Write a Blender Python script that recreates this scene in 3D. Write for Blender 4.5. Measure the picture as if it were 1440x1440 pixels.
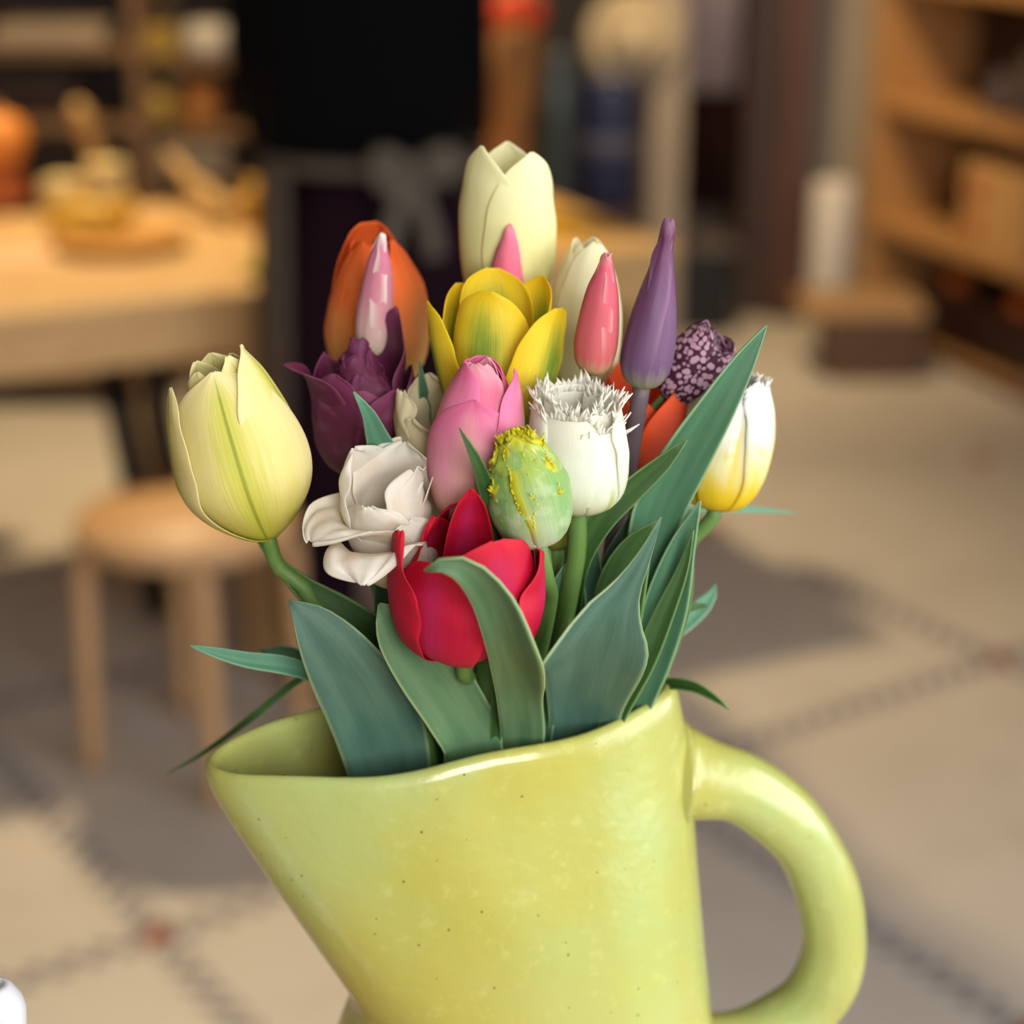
import bpy, bmesh, math, random
from mathutils import Vector, Matrix
rnd = random.Random(7)
for o in list(bpy.data.objects): bpy.data.objects.remove(o)
scn = bpy.context.scene
COL = scn.collection
R = math.radians

# ------------------------------------------------------------------ camera
FPX = 2700.0; CAMH = 1.51; PITCH = R(20)
CAM = Vector((0, 0, CAMH))
FW = Vector((0, math.cos(PITCH), -math.sin(PITCH)))
UP = Vector((0, math.sin(PITCH), math.cos(PITCH)))
RT = Vector((1, 0, 0))
cd = bpy.data.cameras.new('camera'); cam = bpy.data.objects.new('camera', cd); COL.objects.link(cam)
cam.location = CAM; cam.rotation_euler = (R(90) - PITCH, 0, 0)
cd.sensor_width = 36; cd.lens = 36 * FPX / 1440; cd.clip_start = .02
cd.dof.use_dof = True; cd.dof.focus_distance = .585; cd.dof.aperture_fstop = 5.6
scn.camera = cam
# ------------------------------------------------------------------ world, light, exposure
w = bpy.data.worlds.new('world'); scn.world = w; w.use_nodes = True
bg = w.node_tree.nodes['Background']; bg.inputs[0].default_value = (.55, .72, 1, 1); bg.inputs[1].default_value = 1.0
scn.view_settings.view_transform = 'Standard'; scn.view_settings.look = 'None'
scn.view_settings.gamma = 1; scn.view_settings.exposure = 0.0
def area(name, loc, target, sx, sy, power, color):
    l = bpy.data.lights.new(name, 'AREA'); l.shape = 'RECTANGLE'; l.size = sx; l.size_y = sy; l.energy = power; l.color = color
    o = bpy.data.objects.new(name, l); COL.objects.link(o); o.location = loc
    o.rotation_euler = (Vector(target) - Vector(loc)).to_track_quat('-Z', 'Y').to_euler()
    return o
# daylight entering by the window in the side wall and by the one behind the photographer; each fills its own opening
area('daylight_side_window_offscreen', (1.95, .2, 1.775), (0, .2, 1.775), 2.5, 1.75, 56, (1, .985, .955))
area('daylight_front_window_offscreen', (.725, -1.55, 2.0), (.725, 2, 2.0), 1.25, 1.3, 66, (1, .985, .96))

# ------------------------------------------------------------------ helpers
def ray(x, y): return FW + RT * ((x - 720) / FPX) + UP * ((720 - y) / FPX)
def atY(x, y, Y):
    r = ray(x, y); return CAM + r * (Y / r.y)
def atZ(x, y, z):
    r = ray(x, y); return CAM + r * ((z - CAMH) / r.z)
def srgb(h):
    h = h.lstrip('#'); out = []
    for i in (0, 2, 4):
        c = int(h[i:i+2], 16) / 255
        out.append(c / 12.92 if c <= .04045 else ((c + .055) / 1.055) ** 2.4)
    return (out[0], out[1], out[2], 1)
def tag(o, label, cat, group=None, kind=None):
    o['label'] = label; o['category'] = cat
    if group: o['group'] = group
    if kind: o['kind'] = kind
    return o
def empty(name, loc, label=None, cat=None, group=None, rz=0):
    o = bpy.data.objects.new(name, None); COL.objects.link(o); o.location = loc; o.rotation_euler = (0, 0, rz)
    o.empty_display_size = .02
    if label: tag(o, label, cat, group)
    return o
def link(name, me, mat, parent=None, smooth=True):
    o = bpy.data.objects.new(name, me); COL.objects.link(o)
    if mat is not None and not me.materials: me.materials.append(mat)
    if smooth:
        for p in me.polygons: p.use_smooth = True
    if parent:
        o.parent = parent
        # meshes are built in world space: undo the thing's own transform
        o.matrix_parent_inverse = (Matrix.Translation(parent.location) @ parent.rotation_euler.to_matrix().to_4x4()).inverted()
    return o
def mesh(verts, faces, uvs=None):
    me = bpy.data.meshes.new('m'); me.from_pydata([tuple(v) for v in verts], [], faces)
    if uvs:
        ul = me.uv_layers.new(name='UVMap')
        for l in me.loops: ul.data[l.index].uv = uvs[l.vertex_index]
    me.update(); return me
def bm_mesh(bm):
    me = bpy.data.meshes.new('m'); bmesh.ops.recalc_face_normals(bm, faces=bm.faces); bm.to_mesh(me); bm.free(); return me
def add_box(bm, c, s, rz=0, bevel=0, M=None):
    r = bmesh.ops.create_cube(bm, size=1); vs = r['verts']
    bmesh.ops.scale(bm, vec=s, verts=vs)
    if bevel:
        es = list({e for v in vs for e in v.link_edges})
        b = bmesh.ops.bevel(bm, geom=es, offset=bevel, segments=2, affect='EDGES', profile=.5)
        vs = list({v for f in b['faces'] for v in f.verts} | set(v for v in vs if v.is_valid))
    T = Matrix.Translation(c) @ Matrix.Rotation(rz, 4, 'Z')
    if M: T = Matrix.Translation(c) @ M
    bmesh.ops.transform(bm, matrix=T, verts=vs)
def box(name, c, s, mat, parent=None, rz=0, bevel=.004, M=None):
    bm = bmesh.new(); add_box(bm, c, s, rz, bevel, M); return link(name, bm_mesh(bm), mat, parent, smooth=False)
def catmull(pts, n):
    """pts: list of equal-length tuples; n samples uniformly over the segments"""
    m = len(pts) - 1; out = []
    for i in range(n + 1):
        t = i / n * m; k = min(int(t), m - 1); f = t - k
        p1, p2 = pts[k], pts[k+1]
        p0 = pts[k-1] if k else tuple(2*a-b for a, b in zip(p1, p2))
        p3 = pts[k+2] if k + 2 <= m else tuple(2*b-a for a, b in zip(p1, p2))
        out.append(tuple(.5*(2*b + (c-a)*f + (2*a-5*b+4*c-d)*f*f + (3*b-a-3*c+d)*f**3) for a, b, c, d in zip(p0, p1, p2, p3)))
    return out
def chordal(pts, n):
    t = [0.0]
    for a, b in zip(pts, pts[1:]): t.append(t[-1] + max(1e-5, math.dist(a[:3], b[:3])))
    tab = [(x/t[-1],) + tuple(p) for x, p in zip(t, pts)]
    return [tuple(interp(tab, i/n)) for i in range(n+1)]
def interp(tab, u):
    """smooth interpolation through (u, value...) rows"""
    if u <= tab[0][0]: return tab[0][1:]
    if u >= tab[-1][0]: return tab[-1][1:]
    for k in range(len(tab) - 1):
        if u <= tab[k+1][0]: break
    x1, x2 = tab[k][0], tab[k+1][0]; f = (u - x1) / (x2 - x1); out = []
    for j in range(1, len(tab[0])):
        y1, y2 = tab[k][j], tab[k+1][j]
        m1 = (y2 - tab[k-1][j]) / (x2 - tab[k-1][0]) if k else (y2 - y1) / (x2 - x1)
        m2 = (tab[k+2][j] - y1) / (tab[k+2][0] - x1) if k + 2 < len(tab) else (y2 - y1) / (x2 - x1)
        d = x2 - x1
        out.append((2*f**3-3*f*f+1)*y1 + (f**3-2*f*f+f)*d*m1 + (-2*f**3+3*f*f)*y2 + (f**3-f*f)*d*m2)
    return out
def tube_mesh(pts, radii, seg=12, flat=1.0):
    """pts Vectors; parallel-transport frame"""
    V = []; F = []; N = len(pts); nrm = None
    for i, p in enumerate(pts):
        t = (pts[min(i+1, N-1)] - pts[max(i-1, 0)]).normalized()
        if nrm is None:
            nrm = t.cross(Vector((0, 1, 0.13)))
            if nrm.length < .1: nrm = t.cross(Vector((1, 0, 0)))
        nrm = (nrm - t * nrm.dot(t)).normalized(); b = t.cross(nrm)
        for k in range(seg):
            a = 2*math.pi*k/seg
            V.append(p + nrm*(math.cos(a)*radii[i]) + b*(math.sin(a)*radii[i]*flat))
    for i in range(N-1):
        for k in range(seg):
            F.append((i*seg+k, i*seg+(k+1) % seg, (i+1)*seg+(k+1) % seg, (i+1)*seg+k))
    F.append(tuple(range(seg-1, -1, -1))); F.append(tuple((N-1)*seg+k for k in range(seg)))
    return mesh(V, F)
def lathe_mesh(prof, c, seg=32, M=None):
    V = []; F = []; n = len(prof)
    for r, z in prof:
        for k in range(seg):
            a = 2*math.pi*k/seg; p = Vector((r*math.cos(a), r*math.sin(a), z))
            if M: p = M @ p
            V.append(Vector(c) + p)
    for i in range(n-1):
        for k in range(seg): F.append((i*seg+k, i*seg+(k+1) % seg, (i+1)*seg+(k+1) % seg, (i+1)*seg+k))
    F.append(tuple(range(seg-1, -1, -1))); F.append(tuple((n-1)*seg+k for k in range(seg)))
    return mesh(V, F)

# ------------------------------------------------------------------ materials
MATS = {}
class NT:
    def __init__(s, name):
        s.m = bpy.data.materials.new(name); s.m.use_nodes = True; s.t = s.m.node_tree; s.n = s.t.nodes; s.b = s.n['Principled BSDF']; s.o = s.n['Material Output']
    def add(s, ty, **kw):
        n = s.n.new(ty)
        for k, v in kw.items(): setattr(n, k, v)
        return n
    def l(s, a, b): s.t.links.new(a, b)
    def math(s, op, a, b=None, clamp=False):
        n = s.add('ShaderNodeMath', operation=op, use_clamp=clamp)
        for i, x in enumerate((a, b)):
            if x is None: continue
            if isinstance(x, (int, float)): n.inputs[i].default_value = x
            else: s.l(x, n.inputs[i])
        return n.outputs[0]
    def mix(s, fac, a, b, blend='MIX'):
        n = s.add('ShaderNodeMix', data_type='RGBA', blend_type=blend)
        for i, x in ((0, fac), (6, a), (7, b)):
            if isinstance(x, (int, float)): n.inputs[i].default_value = x
            elif isinstance(x, tuple): n.inputs[i].default_value = x
            else: s.l(x, n.inputs[i])
        return n.outputs[2]
    def ramp(s, fac, stops, interp='LINEAR'):
        n = s.add('ShaderNodeValToRGB'); e = n.color_ramp.elements; n.color_ramp.interpolation = interp
        while len(e) < len(stops): e.new(.5)
        for el, (p, c) in zip(e, stops): el.position = p; el.color = c if isinstance(c, tuple) else srgb(c)
        s.l(fac, n.inputs[0]); return n.outputs[0]
    def maprange(s, x, a, b, c=0, d=1, smooth=True):
        n = s.add('ShaderNodeMapRange', interpolation_type='SMOOTHSTEP' if smooth else 'LINEAR')
        s.l(x, n.inputs[0])
        for i, v in enumerate((a, b, c, d)): n.inputs[i+1].default_value = v
        return n.outputs[0]
    def noise(s, vec, scale, detail=3, rough=.5):
        n = s.add('ShaderNodeTexNoise'); n.inputs['Scale'].default_value = scale; n.inputs['Detail'].default_value = detail; n.inputs['Roughness'].default_value = rough
        if vec is not None: s.l(vec, n.inputs['Vector'])
        return n.outputs[0]
    def mapping(s, vec, scale=(1,1,1), loc=(0,0,0)):
        n = s.add('ShaderNodeMapping'); n.inputs['Scale'].default_value = scale; n.inputs['Location'].default_value = loc; s.l(vec, n.inputs['Vector']); return n.outputs[0]
    def bump(s, h, strength, dist):
        n = s.add('ShaderNodeBump'); n.inputs['Strength'].default_value = strength; n.inputs['Distance'].default_value = dist
        s.l(h, n.inputs['Height']); s.l(n.outputs[0], s.b.inputs['Normal']); return n.outputs[0]
def plain(name, col, rough=.5, var=.12, scale=8, metallic=0, spec=.4, stretch=(1,1,1), bump=0):
    if name in MATS: return MATS[name]
    t = NT(name); tc = t.add('ShaderNodeTexCoord'); v = t.mapping(tc.outputs['Object'], stretch)
    n = t.noise(v, scale, 4, .6); c = srgb(col) if isinstance(col, str) else col
    d = tuple(x*(1-var) for x in c[:3]) + (1,); l = tuple(min(1, x*(1+var)) for x in c[:3]) + (1,)
    t.l(t.ramp(n, [(.25, d), (.75, l)]), t.b.inputs['Base Color'])
    t.b.inputs['Roughness'].default_value = rough; t.b.inputs['Metallic'].default_value = metallic; t.b.inputs['Specular IOR Level'].default_value = spec
    if bump: t.bump(n, .4, bump)
    MATS[name] = t.m; return t.m
def emit(name, col, strength):
    t = NT(name); t.b.inputs['Base Color'].default_value = srgb(col); t.b.inputs['Emission Color'].default_value = srgb(col); t.b.inputs['Emission Strength'].default_value = strength
    return t.m
def petal_mat(name, ramp, mid=None, edge=None, streak=.12, transl=.3, rough=.55, vscale=1, blotch=None, patt=None, line=None):
    """colours follow the petal's own length (u) and width (v)"""
    t = NT(name); uv = t.add('ShaderNodeUVMap'); uv.uv_map = 'UVMap'
    sp = t.add('ShaderNodeSeparateXYZ'); t.l(uv.outputs[0], sp.inputs[0]); X, Y = sp.outputs[0], sp.outputs[1]
    oi = t.add('ShaderNodeObjectInfo')
    wob = t.noise(t.mapping(uv.outputs[0], (3*vscale, 2, 1)), 2.0, 2)
    Yw = t.math('ADD', Y, t.math('MULTIPLY', t.math('SUBTRACT', wob, .5), .25))
    c = t.ramp(Yw, ramp)
    av = t.math('ABSOLUTE', t.math('SUBTRACT', t.math('MULTIPLY', X, 2), 1))
    vec = t.mapping(uv.outputs[0], (34*vscale, 1.6, 1)); cmb = t.add('ShaderNodeVectorMath', operation='ADD'); t.l(vec, cmb.inputs[0])
    r3 = t.add('ShaderNodeCombineXYZ'); t.l(t.math('MULTIPLY', oi.outputs['Random'], 50), r3.inputs[0]); t.l(r3.outputs[0], cmb.inputs[1])
    st = t.noise(cmb.outputs[0], 1.6, 4, .6)
    if mid:
        col, wd, y0, y1, s = mid
        avn = t.math('ADD', av, t.math('MULTIPLY', t.math('SUBTRACT', st, .5), wd*1.2))
        fm = t.maprange(avn, 0, wd, 1, 0); fy = t.math('MULTIPLY', t.maprange(Yw, y0, y0+.15), t.maprange(Yw, y1-.35, y1, 1, 0))
        c = t.mix(t.math('MULTIPLY', t.math('MULTIPLY', fm, fy), s), c, srgb(col))
    if line:
        c = t.mix(t.math('MULTIPLY', t.math('MULTIPLY', t.maprange(av, line[1]*.4, line[1], 1, 0), t.maprange(Y, .95, 1.0, 1, 0)), line[2]), c, srgb(line[0]))
    if edge:
        col, e0, s = edge
        top = t.maprange(Y, .86, 1)
        fe = t.math('MULTIPLY', t.math('MAXIMUM', t.maprange(av, e0, 1), top), s)
        fe = t.math('MULTIPLY', fe, t.maprange(Y, .15, .4))
        c = t.mix(fe, c, srgb(col))
    if blotch:
        col, sc, th, s = blotch
        nb = t.noise(t.mapping(cmb.outputs[0], (.06, 2, 1)), sc, 3)
        c = t.mix(t.math('MULTIPLY', t.maprange(nb, th, th+.15), s), c, srgb(col))
    if patt:
        vo = t.add('ShaderNodeTexVoronoi'); vo.inputs['Scale'].default_value = 1; vo.inputs['Randomness'].default_value = .7
        t.l(t.mapping(uv.outputs[0], (10, 15, 1)), vo.inputs['Vector'])
        c = t.mix(t.maprange(vo.outputs['Distance'], .44, .60, 1, 0), srgb(patt[0]), srgb(patt[1]))
    k = t.math('ADD', 1 - streak, t.math('MULTIPLY', st, streak*2))
    n = t.add('ShaderNodeMix', data_type='RGBA', blend_type='MULTIPLY'); n.inputs[0].default_value = 1
    t.l(c, n.inputs[6]); kk = t.add('ShaderNodeCombineColor'); 
    for i in range(3): t.l(k, kk.inputs[i])
    t.l(kk.outputs[0], n.inputs[7]); c = n.outputs[2]
    t.l(c, t.b.inputs['Base Color']); t.b.inputs['Roughness'].default_value = rough; t.b.inputs['Specular IOR Level'].default_value = .28
    nb = t.bump(st, .25, .0006)
    tr = t.add('ShaderNodeBsdfTranslucent'); t.l(c, tr.inputs[0])
    mx = t.add('ShaderNodeMixShader'); mx.inputs[0].default_value = transl; t.l(t.b.outputs[0], mx.inputs[1]); t.l(tr.outputs[0], mx.inputs[2]); t.l(mx.outputs[0], t.o.inputs[0])
    return t.m
def leaf_mat(name, a, b, edge, vein=.25, transl=.12, rough=.42):
    t = NT(name); uv = t.add('ShaderNodeUVMap'); uv.uv_map = 'UVMap'
    sp = t.add('ShaderNodeSeparateXYZ'); t.l(uv.outputs[0], sp.inputs[0]); X, Y = sp.outputs[0], sp.outputs[1]
    st = t.noise(t.mapping(uv.outputs[0], (60, 1.2, 1)), 1.5, 4, .65)
    bl = t.noise(t.mapping(uv.outputs[0], (2.5, 2.5, 1)), 1.4, 3)
    c = t.mix(t.maprange(bl, .3, .7), srgb(a), srgb(b))
    av = t.math('ABSOLUTE', t.math('SUBTRACT', t.math('MULTIPLY', X, 2), 1))
    c = t.mix(t.math('MULTIPLY', t.maprange(av, .9, .99), .75), c, srgb(edge))
    k = t.math('ADD', 1 - vein, t.math('MULTIPLY', st, vein*2)); kk = t.add('ShaderNodeCombineColor')
    for i in range(3): t.l(k, kk.inputs[i])
    c = t.mix(1.0, c, kk.outputs[0], 'MULTIPLY'); c = t.mix(1.0, c, (.80, .82, .76, 1), 'MULTIPLY')
    t.l(c, t.b.inputs['Base Color']); t.b.inputs['Roughness'].default_value = rough; t.b.inputs['Specular IOR Level'].default_value = .4
    t.bump(st, .35, .0006)
    tr = t.add('ShaderNodeBsdfTranslucent'); t.l(t.mix(.5, c, srgb('#7da032')), tr.inputs[0])
    mx = t.add('ShaderNodeMixShader'); mx.inputs[0].default_value = transl; t.l(t.b.outputs[0], mx.inputs[1]); t.l(tr.outputs[0], mx.inputs[2]); t.l(mx.outputs[0], t.o.inputs[0])
    return t.m
def glaze_mat():
    t = NT('yellow_green_glaze'); tc = t.add('ShaderNodeTexCoord'); O = tc.outputs['Object']
    big = t.noise(O, 13, 3, .5); band = t.noise(t.mapping(O, (26, 26, 2)), 1, 2, .4)
    c = t.mix(t.maprange(big, .35, .65), srgb('#aca952'), srgb('#a3b06c'))
    c = t.mix(t.math('MULTIPLY', t.maprange(band, .45, .6), .35), c, srgb('#a59d47'))
    fine = t.noise(O, 160, 4, .6)
    c = t.mix(t.math('MULTIPLY', t.maprange(fine, .55, .75), .25), c, srgb('#cfd080'))
    vo = t.add('ShaderNodeTexVoronoi'); vo.inputs['Scale'].default_value = 210; t.l(O, vo.inputs['Vector'])
    vc = t.add('ShaderNodeSeparateXYZ'); t.l(vo.outputs['Color'], vc.inputs[0])
    dot = t.math('MULTIPLY', t.maprange(vo.outputs['Distance'], .05, .13, 1, 0), t.math('GREATER_THAN', vc.outputs[0], .62))
    c = t.mix(t.math('MULTIPLY', dot, .8), c, srgb('#4d4620'))
    t.l(c, t.b.inputs['Base Color']); t.b.inputs['Roughness'].default_value = .24; t.b.inputs['Specular IOR Level'].default_value = .55
    t.b.inputs['Coat Weight'].default_value = .28; t.b.inputs['Coat Roughness'].default_value = .13
    h = t.math('ADD', t.math('MULTIPLY', t.noise(O, 55, 3), 1.0), t.math('MULTIPLY', t.noise(O, 330, 2), .16))
    t.bump(h, .5, .0014); return t.m
def wood_mat(name, a, b, rough=.5, sx=(14, 1.2, 14), scale=3):
    t = NT(name); tc = t.add('ShaderNodeTexCoord'); v = t.mapping(tc.outputs['Object'], sx)
    n = t.noise(v, scale, 5, .6); t.l(t.ramp(n, [(.3, a), (.7, b)]), t.b.inputs['Base Color']); t.b.inputs['Roughness'].default_value = rough
    t.bump(n, .2, .001); return t.m
def floor_mat():
    t = NT('terrazzo_floor'); tc = t.add('ShaderNodeTexCoord'); O = tc.outputs['Object']
    n = t.noise(O, 1.3, 4, .6); f = t.noise(O, 60, 5, .7); m = t.noise(O, 7, 4, .6)
    c = t.ramp(n, [(.3, '#bdb3a8'), (.7, '#cdc4b9')])
    c = t.mix(t.math('MULTIPLY', t.maprange(f, .4, .7), .35), c, srgb('#d0c9be'))
    c = t.mix(t.math('MULTIPLY', t.maprange(m, .5, .7), .3), c, srgb('#a89d90'))
    t.l(c, t.b.inputs['Base Color']); t.b.inputs['Roughness'].default_value = .45; return t.m

M_glaze = glaze_mat(); M_floor = floor_mat()
M_wall = plain('plaster', '#8a7f73', .9, .06, 3); M_ceil = plain('ceiling_paint', '#b9b2a6', .9, .04, 2)
M_oak = wood_mat('honey_oak', '#bd9560', '#d0aa74'); M_birch = wood_mat('birch', '#bd9367', '#cfa67a', sx=(16, 16, 1.5))
M_birch_seat = wood_mat('birch_seat', '#b98745', '#c99853')
M_beech = wood_mat('greyed_beech', '#8f735c', '#a5886e', sx=(1.5, 14, 14))
M_dwood = wood_mat('dark_brown_wood', '#2c1d13', '#42291b', sx=(14, 14, 1.2)); M_rwood = wood_mat('red_brown_wood', '#452a1e', '#5c392b', sx=(14, 14, 1.2))
M_shelf = wood_mat('walnut_shelf', '#6b4e34', '#886748'); M_pine = wood_mat('pine_shelf', '#a8794a', '#c08e58', sx=(14, 14, 1.2))
M_black = plain('black_plastic', '#0a0a0b', .5); M_white = plain('white_ceramic', '#c4c5ca', .3, .02)
M_lead = plain('window_lead', '#2c2c2e', .6)

# ------------------------------------------------------------------ the room
def struct(o, label=None):
    o['kind'] = 'structure'
    return o
XL, XR, YF, YB, ZC = -2.7, 1.9, -1.5, 6.5, 3.0
floor = struct(link('floor', mesh([(XL, YF, 0), (XR, YF, 0), (XR, YB, 0), (XL, YB, 0), (XL, YF, -.1), (XR, YF, -.1), (XR, YB, -.1), (XL, YB, -.1)],
    [(0, 1, 2, 3), (7, 6, 5, 4), (0, 4, 5, 1), (1, 5, 6, 2), (2, 6, 7, 3), (3, 7, 4, 0)]), M_floor, smooth=False))
floor['label'] = 'pale beige terrazzo floor crossed by a diagonal grid of dotted mosaic lines'; floor['category'] = 'floor'
struct(box('ceiling', ((XL+XR)/2, (YF+YB)/2, ZC+.05), (XR-XL+.2, YB-YF+.2, .1), M_ceil, bevel=0))
struct(box('wall_back', ((XL+XR)/2, YB+.05, ZC/2), (XR-XL+.2, .1, ZC), M_wall, bevel=0))
struct(box('wall_left', (XL-.05, (YF+YB)/2, ZC/2), (.1, YB-YF, ZC), M_wall, bevel=0))
def wall_with_window(name, fixed, a0, a1, w0, w1, z0, z1, axis):
    bm = bmesh.new()
    for (p0, p1, q0, q1) in ((a0, w0, 0, ZC), (w1, a1, 0, ZC), (w0, w1, 0, z0), (w0, w1, z1, ZC)):
        c = ((p0+p1)/2, fixed, (q0+q1)/2); s = (p1-p0, .1, q1-q0)
        if axis == 'y': c = (fixed, c[0], c[2]); s = (.1, s[0], s[2])
        add_box(bm, c, s)
    return struct(link(name, bm_mesh(bm), M_wall, smooth=False))
wall_with_window('wall_right', XR+.05, YF, YB, -1.1, 1.5, .85, 2.7, 'y')
wall_with_window('wall_front', YF-.05, XL, XR, .05, 1.4, 1.3, 2.7, 'x')
def window(name, fixed, w0, w1, z0, z1, axis):
    e = struct(empty(name, ((fixed, (w0+w1)/2, z0) if axis == 'y' else ((w0+w1)/2, fixed, z0))))
    def bar(n, p0, p1, q0, q1):
        c = ((p0+p1)/2, fixed, (q0+q1)/2); s = (p1-p0, .06, q1-q0)
        if axis == 'y': c = (c[1], c[0], c[2]); s = (s[1], s[0], s[2])
        box(n, c, s, M_lead, e, bevel=.003)
    bar('frame_bar', w0, w0+.05, z0, z1); bar('frame_bar', w1-.05, w1, z0, z1); bar('frame_bar', w0, w1, z0, z0+.05); bar('frame_bar', w0, w1, z1-.05, z1)
    bar('mullion', (w0+w1)/2-.02, (w0+w1)/2+.02, z0, z1)
window('window_1', XR+.09, -1.1, 1.5, .85, 2.7, 'y'); window('window_2', YF-.09, .05, 1.4, 1.3, 2.7, 'x')

# mosaic lines: dark little tiles set in a chequer of two rows, red tile at each crossing
M_tess = plain('mosaic_grey', '#77747b', .5, .15, 30); M_tess2 = plain('mosaic_red', '#9a4f3c', .5, .1, 30)
def tile_mesh(s, h):
    bm = bmesh.new(); add_box(bm, (0, 0, h/2 - .002), (s, s, h), 0, .0015); return bm_mesh(bm)
tm = tile_mesh(.025, .0045); tm.materials.append(M_tess); tm2 = tile_mesh(.05, .0045); tm2.materials.append(M_tess2)
C1 = Vector((-.507, 2.377, 0)); GA = R(33.6); D2 = Vector((math.cos(GA), math.sin(GA), 0)); D1 = Vector((-math.sin(GA), math.cos(GA), 0)); GS = .859
def visible(p, m=60):
    d = p - CAM; z = d.dot(FW); x = 720 + FPX*d.dot(RT)/z; y = 720 - FPX*d.dot(UP)/z
    return -m < x < 1440+m and 640 < y < 1440+m
cnt = 0
cand = []
for i in range(-3, 5):
    for j in range(-3, 5):
        X = C1 + D2*(i*GS) + D1*(j*GS)
        if visible(X):
            o = bpy.data.objects.new('mosaic_tile', tm2); COL.objects.link(o); o.location = X; o.rotation_euler.z = GA; o.parent = floor
        for d, n in ((D2, D1), (D1, D2)):
            for k in range(1, 34):
                p = X + d*(k*.0253) + n*(.0127 if k % 2 else -.0127)
                if visible(p) and p.y < 4.3: cand.append(p)
cand.sort(key=lambda p: p.y)
for p in cand[:296]:
    o = bpy.data.objects.new('mosaic_tile', tm); COL.objects.link(o); o.location = p; o.rotation_euler.z = GA; o.parent = floor
print('tiles', len(cand))

# ------------------------------------------------------------------ ceiling spots (warm)
M_bulb = emit('warm_bulb', '#ffd9a0', 12)
def ceiling_spot(light_name, x, y, power, target, label, angle=100, col=(1, .76, .42), blend=.8):
    e = empty('ceiling_spotlight', (x, y, ZC), label, 'lamp', 'warm ceiling spotlights')
    link('housing', lathe_mesh([(.01, 0), (.03, 0), (.03, -.05), (.012, -.055), (.012, -.1), (.055, -.11), (.06, -.24), (.056, -.24), (.05, -.15), (.001, -.15)], (x, y, ZC), 24), M_black, e)
    link('bulb', lathe_mesh([(.001, -.235), (.02, -.23), (.034, -.205), (.03, -.18), (.012, -.152)], (x, y, ZC), 20), M_bulb, e)
    l = bpy.data.lights.new(light_name, 'SPOT'); l.energy = power; l.color = col; l.spot_size = R(angle); l.spot_blend = blend; l.shadow_soft_size = .09
    o = bpy.data.objects.new(light_name, l); COL.objects.link(o); o.location = (x, y, ZC-.26)
    o.rotation_euler = (Vector(target) - Vector((x, y, ZC-.26))).to_track_quat('-Z', 'Y').to_euler()
ceiling_spot('lamp_over_table_offscreen', -.85, 4.2, 300, (-.8, 3.7, .7), 'black ceiling spotlight above the long work table')
ceiling_spot('lamp_over_table_end_offscreen', .25, 4.35, 240, (.42, 6.0, .95), 'black ceiling spotlight above the table by the grey post', angle=80)
ceiling_spot('lamp_over_pine_shelf_offscreen', .55, 4.3, 45, (1.5, 5.3, .75), 'black ceiling spotlight above the pine shelf', angle=58, col=(1, .74, .44))

# ------------------------------------------------------------------ long work table
A0, A1, A2 = atZ(-260, 470, .73), atZ(390, 408, .73), atZ(955, 346, .73)
ed = (A2 - A0).normalized(); nb = Vector((-ed.y, ed.x, 0)); TL = (A2 - A0).length; trz = math.atan2(ed.y, ed.x); TW = .84
tbl = empty('work_table', (A0 + ed*TL/2 + nb*TW/2) * 1.0 - Vector((0, 0, .73)), 'long honey wood work table laden with yellow things', 'table')
tc_ = A0 + ed*TL/2 + nb*TW/2
for i in range(4):
    box('tabletop_board', tc_ + nb*((i-1.5)*TW/4) - Vector((0, 0, .014)), (TL, TW/4-.002, .028), M_oak, tbl, rz=trz)
box('apron', A0 + ed*TL/2 + nb*.03 - Vector((0, 0, .028+.045)), (TL-.06, .024, .09), M_oak, tbl, rz=trz)
box('apron', A0 + ed*TL/2 + nb*(TW-.03) - Vector((0, 0, .028+.045)), (TL-.06, .024, .09), M_oak, tbl, rz=trz)
for f in (0, 1): box('end_apron', A0 + ed*(.03 + f*(TL-.06)) + nb*TW/2 - Vector((0, 0, .073)), (.024, TW-.1, .09), M_oak, tbl, rz=trz)
dq = (A1 - A0).dot(ed) - .03
for d in (.05, dq, TL-.05):
    for q in (.05, TW-.05): box('leg', A0 + ed*d + nb*q - Vector((0, 0, .028 + .351)), (.06, .06, .702), M_oak, tbl, rz=trz)

# ------------------------------------------------------------------ stool
SC = atZ(262, 722, .44); SC.z = 0
st = empty('stool', SC, 'round birch stool with bent legs in front of the work table', 'stool')
link('seat', lathe_mesh([(.001, .405), (.172, .405), (.18, .41), (.18, .432), (.176, .44), (.001, .44)], SC, 48), M_birch, st)
for a in (197, 287, 17, 107):
    d = Vector((math.cos(R(a)), math.sin(R(a)), 0))
    pts = [SC + d*.06 + Vector((0, 0, .395)), SC + d*.13 + Vector((0, 0, .394)), SC + d*.158 + Vector((0, 0, .385)), SC + d*.17 + Vector((0, 0, .36)), SC + d*.172 + Vector((0, 0, .3)), SC + d*.176 + Vector((0, 0, .15)), SC + d*.18]
    link('leg', tube_mesh([Vector(p) for p in catmull([tuple(p) for p in pts], 30)], [.018]*31, 12), M_birch, st)

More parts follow.
